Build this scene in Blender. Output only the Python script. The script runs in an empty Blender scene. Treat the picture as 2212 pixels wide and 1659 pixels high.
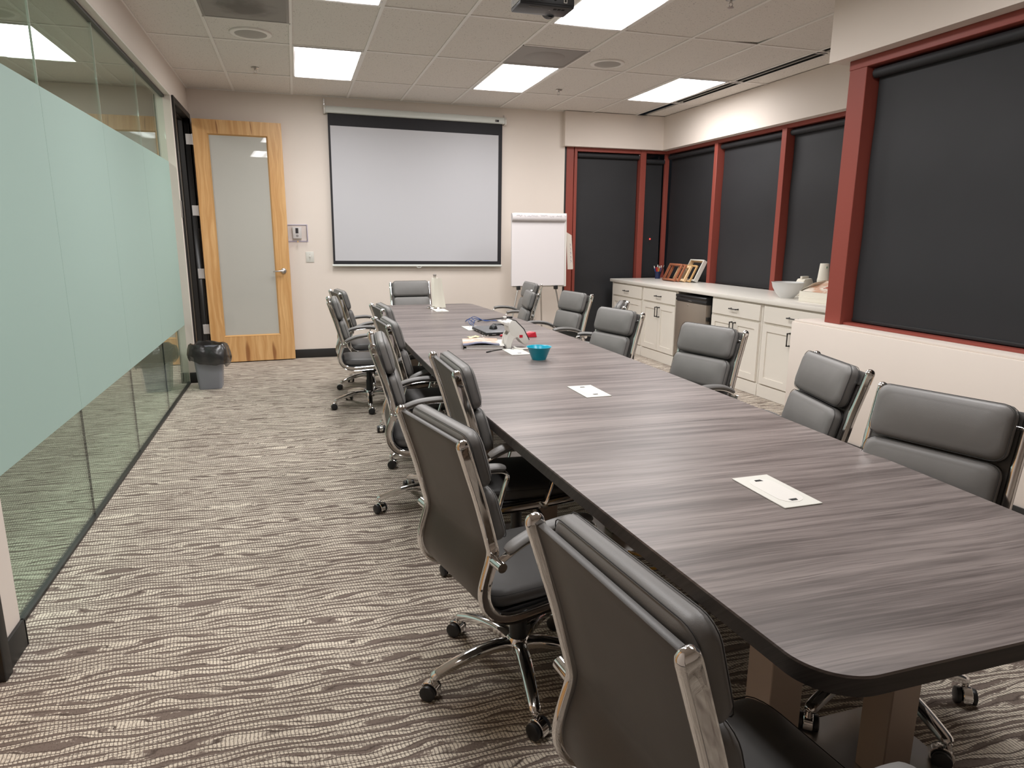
import bpy, bmesh, math, random
from mathutils import Vector, Matrix
PI = math.pi
R = math.radians
random.seed(7)
SC = bpy.context.scene
COL = SC.collection

# ------------------------------------------------------------------ camera, world, exposure
cam = bpy.data.cameras.new('camera')
co = bpy.data.objects.new('camera', cam)
COL.objects.link(co)
cam.sensor_fit = 'HORIZONTAL'
cam.sensor_width = 36.0
cam.lens = 36.0 * 1469.467 / 2212.0
cam.clip_start = 0.02
_f = Vector((0.29232461, 0.93235981, -0.21272402))
_r = Vector((0.95449807, -0.29817904, 0.00476262))
_u = Vector((0.05898937, 0.2044369, 0.97710072))
co.matrix_world = Matrix(((_r.x, _u.x, -_f.x, 0), (_r.y, _u.y, -_f.y, 0), (_r.z, _u.z, -_f.z, 1.4628), (0, 0, 0, 1)))
SC.camera = co
w = bpy.data.worlds.new('world')
SC.world = w
w.use_nodes = True
w.node_tree.nodes['Background'].inputs[0].default_value = (0.02, 0.022, 0.026, 1)
w.node_tree.nodes['Background'].inputs[1].default_value = 0.3
vs = SC.view_settings
vs.view_transform = 'Standard'
vs.look = 'None'
vs.exposure = 0.0
vs.gamma = 1.0
vs.use_curve_mapping = False
LIGHT = 29.0

# ------------------------------------------------------------------ material helpers
def new_mat(name):
    m = bpy.data.materials.new(name)
    m.use_nodes = True
    return m, m.node_tree, m.node_tree.nodes['Principled BSDF']

def P(name, col, rough=0.5, metal=0.0, spec=0.5, coat=0.0, trans=0.0, ior=1.5, alpha=1.0, emit=None):
    m, nt, b = new_mat(name)
    b.inputs['Base Color'].default_value = (*col, 1)
    b.inputs['Roughness'].default_value = rough
    b.inputs['Metallic'].default_value = metal
    b.inputs['Specular IOR Level'].default_value = spec
    b.inputs['Coat Weight'].default_value = coat
    b.inputs['Transmission Weight'].default_value = trans
    b.inputs['IOR'].default_value = ior
    b.inputs['Alpha'].default_value = alpha
    if emit:
        b.inputs['Emission Color'].default_value = (*emit[0], 1)
        b.inputs['Emission Strength'].default_value = emit[1]
    return m

class NB:
    """tiny node builder"""
    def __init__(s, nt): s.nt = nt
    def n(s, t, **kw):
        x = s.nt.nodes.new(t)
        for k, v in kw.items(): setattr(x, k, v)
        return x
    def put(s, sock, v):
        if isinstance(v, bpy.types.NodeSocket): s.nt.links.new(v, sock)
        else: sock.default_value = v
    def m(s, op, a, b=0.0, c=0.0, clamp=False):
        x = s.n('ShaderNodeMath', operation=op); x.use_clamp = clamp
        s.put(x.inputs[0], a); s.put(x.inputs[1], b); s.put(x.inputs[2], c)
        return x.outputs[0]
    def coords(s, kind='Object'):
        t = s.n('ShaderNodeTexCoord')
        sp = s.n('ShaderNodeSeparateXYZ')
        s.nt.links.new(t.outputs[kind], sp.inputs[0])
        return sp.outputs
    def vec(s, x, y, z=0.0):
        c = s.n('ShaderNodeCombineXYZ')
        s.put(c.inputs[0], x); s.put(c.inputs[1], y); s.put(c.inputs[2], z)
        return c.outputs[0]
    def noise(s, v, scale=1.0, detail=2.0, rough=0.5, dist=0.0):
        x = s.n('ShaderNodeTexNoise')
        if v is not None: s.nt.links.new(v, x.inputs['Vector'])
        x.inputs['Scale'].default_value = scale
        x.inputs['Detail'].default_value = detail
        x.inputs['Roughness'].default_value = rough
        x.inputs['Distortion'].default_value = dist
        return x.outputs['Fac']
    def step(s, v, lo, hi):
        x = s.n('ShaderNodeMapRange', interpolation_type='SMOOTHSTEP')
        s.put(x.inputs[0], v); x.inputs[1].default_value = lo; x.inputs[2].default_value = hi
        return x.outputs[0]
    def mix(s, f, a, b):
        x = s.n('ShaderNodeMix', data_type='RGBA')
        s.put(x.inputs[0], f)
        s.put(x.inputs[6], a if isinstance(a, bpy.types.NodeSocket) else (*a, 1))
        s.put(x.inputs[7], b if isinstance(b, bpy.types.NodeSocket) else (*b, 1))
        return x.outputs[2]
    def bump(s, h, strength, dist, bsdf):
        x = s.n('ShaderNodeBump')
        x.inputs['Strength'].default_value = strength
        x.inputs['Distance'].default_value = dist
        s.nt.links.new(h, x.inputs['Height'])
        s.nt.links.new(x.outputs[0], bsdf.inputs['Normal'])

def carpet():
    m, nt, b = new_mat('carpet_weave'); k = NB(nt)
    x, y, z = k.coords()
    yt = k.m('ADD', y, k.m('MULTIPLY', x, 0.045))
    w1 = k.noise(k.vec(k.m('MULTIPLY', x, 2.6), k.m('MULTIPLY', yt, 10.0)), 1.0, 2.0)
    w2 = k.noise(k.vec(k.m('MULTIPLY', x, 6.0), k.m('MULTIPLY', yt, 26.0), 7.0), 1.0, 2.0)
    fine = k.noise(k.vec(k.m('MULTIPLY', x, 60.0), k.m('MULTIPLY', yt, 160.0), 3.0), 1.0, 1.0)
    # broad bands of light loops, width wandering along x
    ph = k.m('ADD', k.m('DIVIDE', yt, 0.033), k.m('MULTIPLY', w1, 4.2))
    band = k.m('SINE', k.m('MULTIPLY', ph, 2 * PI))
    bm_ = k.m('ADD', k.m('ADD', band, k.m('MULTIPLY', k.m('SUBTRACT', w2, 0.5), 3.4)), k.m('MULTIPLY', k.m('SUBTRACT', fine, 0.5), 1.9))
    mask = k.step(bm_, -0.52, -0.02)
    # thin dark furrows between rows of loops
    rp = k.m('ADD', k.m('DIVIDE', yt, 0.0125), k.m('MULTIPLY', w1, 9.0))
    rf = k.m('FRACT', rp); rid = k.m('FLOOR', rp)
    furrow = k.m('MULTIPLY', k.step(rf, 0.02, 0.24), k.m('SUBTRACT', 1.0, k.step(rf, 0.86, 1.0)))
    # slanted pairs of loops along each row
    xs = k.m('ADD', k.m('ADD', k.m('DIVIDE', x, 0.0115), k.m('MULTIPLY', rf, 0.35)), k.m('MULTIPLY', rid, 0.17))
    xf = k.m('FRACT', xs)
    st = k.m('MULTIPLY', k.step(xf, 0.02, 0.30), k.m('SUBTRACT', 1.0, k.step(xf, 0.72, 0.98)))
    jit = k.step(k.noise(k.vec(k.m('MULTIPLY', x, 190.0), k.m('MULTIPLY', y, 110.0)), 1.0, 2.0), 0.22, 0.72)
    st2 = k.m('ADD', 0.18, k.m('MULTIPLY', st, 0.82))
    lit = k.m('MULTIPLY', k.m('MULTIPLY', mask, furrow), k.m('MULTIPLY', st2, k.m('ADD', 0.35, k.m('MULTIPLY', jit, 1.35))), clamp=True)
    dk = k.m('MULTIPLY', k.m('ADD', 0.35, k.m('MULTIPLY', furrow, 0.65)), k.m('ADD', 0.6, k.m('MULTIPLY', jit, 0.8)), clamp=True)
    dark = k.mix(dk, (0.055, 0.042, 0.034), (0.200, 0.158, 0.134))
    c = k.mix(lit, dark, (0.74, 0.665, 0.555))
    nt.links.new(c, b.inputs['Base Color'])
    b.inputs['Roughness'].default_value = 0.95
    b.inputs['Specular IOR Level'].default_value = 0.1
    k.bump(k.m('ADD', lit, k.m('MULTIPLY', dk, 0.5)), 0.5, 0.004, b)
    return m

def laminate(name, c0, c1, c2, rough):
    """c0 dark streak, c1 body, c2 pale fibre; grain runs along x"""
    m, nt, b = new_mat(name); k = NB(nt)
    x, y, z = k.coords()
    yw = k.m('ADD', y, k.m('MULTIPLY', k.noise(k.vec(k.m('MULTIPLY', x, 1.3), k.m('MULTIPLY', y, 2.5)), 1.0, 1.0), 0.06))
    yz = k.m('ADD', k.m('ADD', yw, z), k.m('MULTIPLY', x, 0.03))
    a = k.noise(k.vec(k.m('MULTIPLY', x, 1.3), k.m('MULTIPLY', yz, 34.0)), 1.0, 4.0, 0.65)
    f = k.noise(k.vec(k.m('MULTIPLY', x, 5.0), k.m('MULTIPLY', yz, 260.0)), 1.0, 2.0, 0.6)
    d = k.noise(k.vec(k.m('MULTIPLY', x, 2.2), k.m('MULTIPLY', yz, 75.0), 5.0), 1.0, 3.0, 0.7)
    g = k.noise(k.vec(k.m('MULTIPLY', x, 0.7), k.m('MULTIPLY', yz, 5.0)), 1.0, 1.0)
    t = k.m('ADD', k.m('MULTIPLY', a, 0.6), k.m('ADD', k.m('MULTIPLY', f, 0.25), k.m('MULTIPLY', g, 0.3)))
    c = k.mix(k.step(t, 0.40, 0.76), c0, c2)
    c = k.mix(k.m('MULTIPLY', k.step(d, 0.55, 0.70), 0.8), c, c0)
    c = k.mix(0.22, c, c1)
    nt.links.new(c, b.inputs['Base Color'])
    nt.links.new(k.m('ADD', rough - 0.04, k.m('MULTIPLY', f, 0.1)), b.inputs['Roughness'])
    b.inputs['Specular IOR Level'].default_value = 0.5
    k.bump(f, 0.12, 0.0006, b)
    return m

def door_wood():
    m, nt, b = new_mat('door_birch'); k = NB(nt)
    x, y, z = k.coords()
    xx = k.m('ADD', x, k.m('MULTIPLY', k.noise(k.vec(k.m('MULTIPLY', x, 6.0), 0.0, k.m('MULTIPLY', z, 1.7)), 1.0, 2.0), 0.12))
    a = k.noise(k.vec(k.m('MULTIPLY', xx, 24.0), 0.0, k.m('MULTIPLY', z, 0.9)), 1.0, 3.0, 0.6, 0.4)
    f = k.noise(k.vec(k.m('MULTIPLY', x, 190.0), 0.0, k.m('MULTIPLY', z, 5.0)), 1.0, 2.0)
    c = k.mix(k.step(a, 0.3, 0.75), (0.56, 0.295, 0.105), (0.74, 0.46, 0.205))
    c = k.mix(k.step(f, 0.5, 0.85), c, (0.50, 0.26, 0.10))
    # two darker heartwood flames near the foot of the leaf, two at its head
    tot = None
    for x0, z0, wd, ht in ((-0.595, 0.10, 0.024, 0.16), (-0.31, 0.10, 0.018, 0.14), (-0.73, 2.60, 0.012, 0.09), (-0.40, 2.62, 0.006, 0.09)):
        dx = k.m('DIVIDE', k.m('SUBTRACT', xx, x0 + 0.06), wd)
        dz = k.m('DIVIDE', k.m('SUBTRACT', z, z0), ht)
        d = k.m('ADD', k.m('MULTIPLY', dx, dx), k.m('MULTIPLY', dz, dz))
        s = k.m('SUBTRACT', 1.0, k.step(d, 0.2, 1.2))
        tot = s if tot is None else k.m('MAXIMUM', tot, s)
    c = k.mix(k.m('MULTIPLY', tot, 0.75), c, (0.22, 0.07, 0.018))
    nt.links.new(c, b.inputs['Base Color'])
    b.inputs['Roughness'].default_value = 0.38
    return m

def tile_mat():
    m, nt, b = new_mat('ceiling_tile_fissured'); k = NB(nt)
    g = k.n('ShaderNodeNewGeometry')
    n1 = k.noise(g.outputs['Position'], 95.0, 2.0, 0.6, 0.6)
    n2 = k.noise(g.outputs['Position'], 38.0, 1.0)
    sp = k.m('MULTIPLY', k.step(n1, 0.60, 0.68), k.step(n2, 0.35, 0.6))
    c = k.mix(sp, (0.77, 0.72, 0.67), (0.36, 0.32, 0.29))
    nt.links.new(c, b.inputs['Base Color'])
    b.inputs['Roughness'].default_value = 0.95
    b.inputs['Specular IOR Level'].default_value = 0.1
    k.bump(sp, -0.3, 0.002, b)
    return m

def paint(name, col, rough=0.6):
    m, nt, b = new_mat(name); k = NB(nt)
    g = k.n('ShaderNodeNewGeometry')
    n = k.noise(g.outputs['Position'], 160.0, 2.0)
    n2 = k.noise(g.outputs['Position'], 1.3, 2.0)
    c = k.mix(n2, tuple(v * 0.97 for v in col), tuple(min(1, v * 1.03) for v in col))
    nt.links.new(c, b.inputs['Base Color'])
    b.inputs['Roughness'].default_value = rough
    b.inputs['Specular IOR Level'].default_value = 0.25
    k.bump(n, 0.12, 0.001, b)
    return m

def leather(name, col):
    m, nt, b = new_mat(name); k = NB(nt)
    t = k.n('ShaderNodeTexCoord')
    n = k.noise(t.outputs['Object'], 420.0, 2.0)
    n2 = k.noise(t.outputs['Object'], 9.0, 2.0)
    c = k.mix(n2, tuple(v * 0.9 for v in col), tuple(v * 1.1 for v in col))
    nt.links.new(c, b.inputs['Base Color'])
    b.inputs['Roughness'].default_value = 0.46
    b.inputs['Specular IOR Level'].default_value = 0.45
    k.bump(k.m('ADD', n, k.m('MULTIPLY', n2, 2.5)), 0.10, 0.0015, b)
    return m

def fabric(name, col, rough=0.75, spec=0.3):
    m, nt, b = new_mat(name); k = NB(nt)
    g = k.n('ShaderNodeNewGeometry')
    n = k.noise(g.outputs['Position'], 700.0, 1.0)
    n2 = k.noise(g.outputs['Position'], 3.0, 2.0)
    c = k.mix(k.m('MULTIPLY', k.m('ADD', n, n2), 0.5), tuple(v * 0.7 for v in col), tuple(v * 1.3 for v in col))
    nt.links.new(c, b.inputs['Base Color'])
    b.inputs['Roughness'].default_value = rough
    b.inputs['Specular IOR Level'].default_value = spec
    k.bump(n, 0.2, 0.0008, b)
    return m

def thin_glass(name, tint, base_f=0.04):
    m = bpy.data.materials.new(name); m.use_nodes = True
    nt = m.node_tree; nt.nodes.clear(); k = NB(nt)
    lw = k.n('ShaderNodeLayerWeight'); lw.inputs['Blend'].default_value = 0.5
    f5 = k.m('POWER', lw.outputs['Facing'], 5.0)
    fr = k.m('ADD', base_f, k.m('MULTIPLY', f5, 1.0 - base_f), clamp=True)
    tr = k.n('ShaderNodeBsdfTransparent'); tr.inputs[0].default_value = (*tint, 1)
    gl = k.n('ShaderNodeBsdfGlossy'); gl.inputs['Roughness'].default_value = 0.0
    gl.inputs[0].default_value = (0.95, 1.0, 0.97, 1)
    mx = k.n('ShaderNodeMixShader'); out = k.n('ShaderNodeOutputMaterial')
    nt.links.new(fr, mx.inputs[0]); nt.links.new(tr.outputs[0], mx.inputs[1]); nt.links.new(gl.outputs[0], mx.inputs[2])
    nt.links.new(mx.outputs[0], out.inputs[0])
    return m

def lamp_mat():
    m = bpy.data.materials.new('fluorescent_diffuser'); m.use_nodes = True
    nt = m.node_tree; nt.nodes.clear(); k = NB(nt)
    x, y, z = k.coords()
    c = k.m('ABSOLUTE', k.m('DIVIDE', x, 0.135))           # tubes at x = +-0.135
    d = k.m('ABSOLUTE', k.m('SUBTRACT', c, 1.0))
    t = k.m('SUBTRACT', 1.0, k.m('MULTIPLY', k.step(d, 0.35, 1.05), 0.55))
    e = k.n('ShaderNodeEmission'); e.inputs[0].default_value = (1.0, 0.985, 0.985, 1)
    # prismatic lens: less light at flat angles than straight down
    g = k.n('ShaderNodeNewGeometry')
    dp = k.n('ShaderNodeVectorMath', operation='DOT_PRODUCT')
    nt.links.new(g.outputs['Incoming'], dp.inputs[0]); nt.links.new(g.outputs['Normal'], dp.inputs[1])
    cs = k.m('ABSOLUTE', dp.outputs['Value'])
    t = k.m('MULTIPLY', t, k.m('ADD', 0.48, k.m('MULTIPLY', cs, 0.52)))
    nt.links.new(k.m('MULTIPLY', t, LIGHT), e.inputs[1])
    out = k.n('ShaderNodeOutputMaterial'); nt.links.new(e.outputs[0], out.inputs[0])
    return m

M = {}
M['carpet'] = carpet()
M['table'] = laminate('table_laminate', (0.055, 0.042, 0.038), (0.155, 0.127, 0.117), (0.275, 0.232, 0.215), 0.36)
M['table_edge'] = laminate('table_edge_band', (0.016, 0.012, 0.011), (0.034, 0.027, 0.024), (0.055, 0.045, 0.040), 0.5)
M['wood'] = door_wood()
M['bead'] = P('door_bead', (0.60, 0.34, 0.13), 0.4)
M['tile'] = tile_mat()
M['grid'] = P('ceiling_grid_white', (0.86, 0.82, 0.78), 0.45)
M['wall'] = paint('wall_paint', (0.75, 0.668, 0.598))
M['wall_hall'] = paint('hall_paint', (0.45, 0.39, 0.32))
M['white_paint'] = paint('white_satin', (0.78, 0.735, 0.66), 0.4)
M['black_base'] = P('black_rubber_base', (0.016, 0.015, 0.014), 0.5)
M['black_metal'] = P('black_painted_steel', (0.014, 0.013, 0.012), 0.42)
M['leather'] = leather('grey_leather_lit', (0.172, 0.165, 0.157))  # lighter copy of the leather, sheen on the cushions put into the colour
M['leather_back_shaded'] = leather('grey_leather_back_shaded', (0.088, 0.083, 0.078))  # darker copy of the same leather, shade on the unlit backs painted in
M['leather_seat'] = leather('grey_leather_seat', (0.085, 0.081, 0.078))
M['seam'] = P('seam_thread', (0.03, 0.029, 0.028), 0.7)
M['chrome'] = P('polished_chrome', (0.80, 0.79, 0.78), 0.07, 1.0)
M['steel'] = P('brushed_steel', (0.60, 0.58, 0.56), 0.3, 1.0)
M['hinge'] = P('satin_steel', (0.62, 0.60, 0.58), 0.35, 0.35)
M['black'] = P('black_plastic', (0.012, 0.012, 0.013), 0.4)
M['black_soft'] = P('black_rubber', (0.02, 0.02, 0.02), 0.65)
M['mahog'] = paint('mahogany_red_paint', (0.265, 0.062, 0.046), 0.42)
M['blind'] = fabric('blackout_blind', (0.021, 0.021, 0.023), 0.62, 0.4)
M['blind_rail'] = P('blind_hem', (0.014, 0.014, 0.015), 0.5)
M['glass'] = thin_glass('clear_glass', (0.81, 0.895, 0.85))
M['dark_glass'] = thin_glass('window_glass', (0.5, 0.55, 0.55))
M['clear_plastic'] = thin_glass('clear_plastic', (0.985, 0.98, 0.99), 0.045)
M['lamp'] = lamp_mat()
M['guard_tint'] = P('guard_tinted_plastic', (0.50, 0.45, 0.52), 0.2)
M['screen_white'] = P('screen_white', (0.53, 0.525, 0.545), 0.8, spec=0.2)
M['screen_black'] = P('screen_black', (0.012, 0.011, 0.014), 0.7)
M['case'] = P('screen_case_white', (0.68, 0.70, 0.66), 0.4)
M['paper'] = P('white_paper', (0.63, 0.59, 0.585), 0.85, spec=0.2)
M['paper_warm'] = P('cream_paper', (0.80, 0.76, 0.66), 0.8, spec=0.2)
M['ink'] = P('grey_ink', (0.30, 0.29, 0.33), 0.7)
M['plate'] = P('cream_plastic', (0.64, 0.625, 0.57), 0.42)
M['plate2'] = P('white_plastic', (0.70, 0.675, 0.63), 0.35)
M['hole'] = P('dark_opening', (0.006, 0.006, 0.006), 0.8)
M['teal'] = P('teal_plastic', (0.002, 0.33, 0.46), 0.3)
M['bin'] = P('grey_plastic_bin', (0.26, 0.27, 0.30), 0.5)
M['bag'] = P('black_bin_liner', (0.028, 0.026, 0.025), 0.22, spec=0.7, alpha=0.82)
M['grille'] = P('speaker_grille', (0.42, 0.39, 0.36), 0.7)
M['vent'] = P('vent_grey', (0.30, 0.275, 0.255), 0.55)
M['counter'] = P('counter_laminate', (0.78, 0.745, 0.68), 0.25)
M['gapdark'] = P('shadow_gap', (0.02, 0.019, 0.018), 0.9)
M['fridge'] = P('fridge_stainless', (0.36, 0.31, 0.26), 0.38, 0.65)
M['navy'] = P('navy_cord', (0.03, 0.07, 0.22), 0.5)
M['red'] = P('red_plastic', (0.50, 0.012, 0.03), 0.4)
M['orange'] = P('orange_red', (0.62, 0.10, 0.05), 0.45)
M['yellow'] = P('yellow_cable', (0.55, 0.30, 0.04), 0.5)
M['frame_wood'] = P('frame_red_wood', (0.36, 0.13, 0.065), 0.45)
M['frame_gold'] = P('frame_gold_wood', (0.60, 0.37, 0.16), 0.45)
M['frame_tan'] = P('frame_raw_wood', (0.72, 0.50, 0.28), 0.6)
M['frost_plastic'] = P('frosted_plastic', (0.76, 0.76, 0.75), 0.3, alpha=0.85)
M['post'] = P('bronze_post', (0.40, 0.32, 0.265), 0.42, 0.5)

def frosted(name, col, rough):
    m, nt, b = new_mat(name); k = NB(nt)
    tl = k.n('ShaderNodeBsdfTranslucent'); tl.inputs[0].default_value = (*col, 1)
    b.inputs['Base Color'].default_value = (*col, 1)
    b.inputs['Roughness'].default_value = rough
    b.inputs['Specular IOR Level'].default_value = 0.4
    mx = k.n('ShaderNodeMixShader'); mx.inputs[0].default_value = 0.25
    out = [n for n in nt.nodes if n.type == 'OUTPUT_MATERIAL'][0]
    nt.links.new(b.outputs[0], mx.inputs[1]); nt.links.new(tl.outputs[0], mx.inputs[2])
    nt.links.new(mx.outputs[0], out.inputs[0])
    return m
M['frost'] = frosted('frosted_film', (0.48, 0.635, 0.575), 0.55)
def door_glass():
    m, nt, b = new_mat('frosted_door_glass')
    b.inputs['Base Color'].default_value = (0.47, 0.46, 0.415, 1)
    b.inputs['Roughness'].default_value = 0.5
    b.inputs['Specular IOR Level'].default_value = 0.3
    b.inputs['Coat Weight'].default_value = 1.0
    b.inputs['Coat Roughness'].default_value = 0.0
    b.inputs['Coat IOR'].default_value = 1.6
    return m
M['door_glass'] = door_glass()
def magazine():
    m, nt, b = new_mat('magazine_cover'); k = NB(nt)
    t = k.n('ShaderNodeTexCoord')
    n = k.noise(t.outputs['Object'], 14.0, 2.0, 0.6, 0.5)
    c = k.mix(k.step(n, 0.42, 0.62), (0.56, 0.37, 0.26), (0.66, 0.60, 0.55))
    x, y, z = k.coords()
    c = k.mix(k.m('SUBTRACT', 1.0, k.step(y, -0.075, -0.07)), c, (0.12, 0.13, 0.20))
    nt.links.new(c, b.inputs['Base Color']); b.inputs['Roughness'].default_value = 0.35
    return m
M['mag'] = magazine()
def photo_print():
    m, nt, b = new_mat('pastry_print'); k = NB(nt)
    t = k.n('ShaderNodeTexCoord')
    n = k.noise(t.outputs['Object'], 11.0, 2.0, 0.6, 0.8)
    c = k.mix(k.step(n, 0.42, 0.6), (0.80, 0.72, 0.62), (0.62, 0.36, 0.24))
    nt.links.new(c, b.inputs['Base Color']); b.inputs['Roughness'].default_value = 0.6
    return m
M['print'] = photo_print()

# ------------------------------------------------------------------ mesh helpers
class MB:
    def __init__(s): s.v = []; s.f = []
    def add(s, vs_, fs):
        o = len(s.v); s.v += [tuple(p) for p in vs_]; s.f += [tuple(i + o for i in q) for q in fs]
        return s
    def box(s, x0, x1, y0, y1, z0, z1):
        vs_ = [(x, y, z) for z in (z0, z1) for y in (y0, y1) for x in (x0, x1)]
        return s.add(vs_, [(0, 2, 3, 1), (4, 5, 7, 6), (0, 1, 5, 4), (2, 6, 7, 3), (0, 4, 6, 2), (1, 3, 7, 5)])
    def prism(s, poly, axis, a, b):
        """poly of 2-D points extruded along axis; for axis y poly is (x,z), x: (y,z), z: (x,y)"""
        n = len(poly)
        def q(p, t):
            return {'x': (t, p[0], p[1]), 'y': (p[0], t, p[1]), 'z': (p[0], p[1], t)}[axis]
        vs_ = [q(p, a) for p in poly] + [q(p, b) for p in poly]
        fs = [tuple(range(n - 1, -1, -1)), tuple(range(n, 2 * n))] + [(i, (i + 1) % n, n + (i + 1) % n, n + i) for i in range(n)]
        return s.add(vs_, fs)
    def rings(s, rs, close=True, cap=True):
        n = len(rs[0]); vs_ = [p for r in rs for p in r]; fs = []
        for i in range(len(rs) - 1):
            for j in range(n if close else n - 1):
                k = (j + 1) % n
                fs.append((i * n + j, i * n + k, (i + 1) * n + k, (i + 1) * n + j))
        if cap:
            fs.append(tuple(range(n - 1, -1, -1))); fs.append(tuple((len(rs) - 1) * n + j for j in range(n)))
        return s.add(vs_, fs)
    def lathe(s, prof, c=(0, 0, 0), n=24, axis='z', cap=False):
        rs = []
        for r, h in prof:
            ring = []
            for j in range(n):
                a = 2 * PI * j / n; u, v_ = r * math.cos(a), r * math.sin(a)
                p = {'z': (u, v_, h), 'x': (h, u, v_), 'y': (u, h, v_)}[axis]
                ring.append((p[0] + c[0], p[1] + c[1], p[2] + c[2]))
            rs.append(ring)
        return s.rings(rs, True, cap)
    def cyl(s, c0, c1, r, n=16, r2=None):
        return s.tube([c0, c1], [r, r if r2 is None else r2], n)
    def tube(s, pts, rad, n=8, sec=None, upv=None):
        """sweep; rad number or list; sec optional list of (u,v) unit section scaled by rad"""
        pts = [Vector(p) for p in pts]; k = len(pts)
        if not isinstance(rad, (list, tuple)): rad = [rad] * k
        sec = sec or [(math.cos(2 * PI * j / n), math.sin(2 * PI * j / n)) for j in range(n)]
        rs = []; up = Vector(upv) if upv else None
        for i in range(k):
            t = (pts[min(i + 1, k - 1)] - pts[max(i - 1, 0)]).normalized()
            if up is None:
                up = Vector((0, 0, 1)) if abs(t.z) < 0.9 else Vector((1, 0, 0))
            sd = t.cross(up)
            if sd.length < 1e-5: sd = t.cross(Vector((0.3, 0.5, 0.8)))
            sd.normalize(); nu = sd.cross(t).normalized()
            if not upv: up = nu
            rs.append([tuple(pts[i] + sd * (a * rad[i]) + nu * (b_ * rad[i])) for a, b_ in sec])
        return s.rings(rs, True, True)
    def obj(s, name, mat, parent=None, bevel=0.0, seg=2, smooth=None, loc=None, rz=0.0):
        me = bpy.data.meshes.new(name)
        bm = bmesh.new()
        vv = [bm.verts.new(p) for p in s.v]
        for q in s.f:
            try: bm.faces.new([vv[i] for i in q])
            except ValueError: pass
        bmesh.ops.remove_doubles(bm, verts=bm.verts, dist=1e-6)
        bmesh.ops.recalc_face_normals(bm, faces=bm.faces)
        if bevel > 0:
            ed = [e for e in bm.edges if len(e.link_faces) == 2 and e.calc_face_angle(0) > R(40)]
            bmesh.ops.bevel(bm, geom=ed, offset=bevel, segments=seg, profile=0.5, affect='EDGES', clamp_overlap=True)
        sm = bevel > 0 if smooth is None else smooth
        if sm:
            for f in bm.faces: f.smooth = True
            for e in bm.edges:
                if len(e.link_faces) == 2 and e.calc_face_angle(0) > R(38): e.smooth = False
        bm.to_mesh(me); bm.free()
        if mat is not None: me.materials.append(M[mat] if isinstance(mat, str) else mat)
        o = bpy.data.objects.new(name, me); COL.objects.link(o)
        if parent is not None: o.parent = parent
        if loc: o.location = loc
        if rz: o.rotation_euler = (0, 0, rz)
        return o

def box(name, mat, parent, x0, x1, y0, y1, z0, z1, bevel=0.0, seg=2):
    return MB().box(x0, x1, y0, y1, z0, z1).obj(name, mat, parent, bevel, seg)
def tag(o, label=None, cat=None, group=None, kind=None):
    if label: o['label'] = label
    if cat: o['category'] = cat
    if group: o['group'] = group
    if kind: o['kind'] = kind
    return o
def empty(name, loc=(0, 0, 0), rz=0.0):
    o = bpy.data.objects.new(name, None); COL.objects.link(o)
    o.empty_display_size = 0.1; o.location = loc; o.rotation_euler = (0, 0, rz)
    return o
def thing(name, label, cat, loc=(0, 0, 0), rz=0.0, group=None):
    return tag(empty(name, loc, rz), label, cat, group)
def struct(o, label=None):
    return tag(o, label, None, None, 'structure')
def twin(o, parent=None, loc=None, rot=None):
    c = o.copy(); COL.objects.link(c)
    if parent is not None: c.parent = parent
    if loc: c.location = loc
    if rot: c.rotation_euler = rot
    return c
def copy_tree(o, parent=None):
    c = o.copy(); COL.objects.link(c)
    if parent is not None: c.parent = parent
    for ch in list(o.children): copy_tree(ch, c)
    return c
def pillow(x0, x1, y0, y1, z0, z1, axis, crown, rad, n=10, edge=0.35):
    """rounded cushion; axis = thickness axis; crown bulges both faces"""
    lo = [x0, y0, z0]; hi = [x1, y1, z1]; ia = 'xyz'.index(axis); o = [i for i in range(3) if i != ia]
    c = [(lo[i] + hi[i]) / 2 for i in range(3)]; h = [(hi[i] - lo[i]) / 2 for i in range(3)]
    mb = MB(); rs = []
    # outline of a rounded rectangle, stacked through thickness
    def outline(inset, t):
        a, b = h[o[0]] - inset, h[o[1]] - inset; r = min(rad, a, b); pts = []
        for cx, cy, s in ((a - r, b - r, 0), (-a + r, b - r, 1), (-a + r, -b + r, 2), (a - r, -b + r, 3)):
            for q in range(6):
                th = PI / 2 * (s + q / 5); pts.append((cx + r * math.cos(th), cy + r * math.sin(th)))
        out = []
        for u, v in pts:
            p = [0, 0, 0]; p[o[0]] = c[o[0]] + u; p[o[1]] = c[o[1]] + v; p[ia] = c[ia] + t; out.append(tuple(p))
        return out
    e = h[ia] * 0.9
    lv = []
    for q in range(6):
        th = PI / 2 * q / 5
        lv.append((e * (1 - math.sin(th)) , -(h[ia] - e + e * math.cos(th))))
    lv = [(i, t) for i, t in lv]
    seq = lv + [(i, -t) for i, t in reversed(lv)]
    mh = min(h[o[0]], h[o[1]])
    crownseq = [(e + (mh - e) * f, -(h[ia] + crown * g)) for f, g in ((0.96, 1.0), (0.7, 0.93), (0.45, 0.72), (0.25, 0.46), (0.1, 0.21))]
    seq = crownseq + seq + [(i, -t) for i, t in reversed(crownseq)]
    for i, t in seq: rs.append(outline(i, t))
    mb.rings(rs)
    return mb
def arc(cx, cy, r, a0, a1, n):
    return [(cx + r * math.cos(R(a0 + (a1 - a0) * i / n)), cy + r * math.sin(R(a0 + (a1 - a0) * i / n))) for i in range(n + 1)]

# ------------------------------------------------------------------ key dimensions (metres)
XL, YF, H = -1.025, 8.545, 3.004
XR = 4.742            # soffit face over the right-hand windows
XB = 3.50             # face of the near window bay
YB = 4.07             # far end of the bay
YN = -2.6             # wall behind the camera
T = 0.6096

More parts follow.
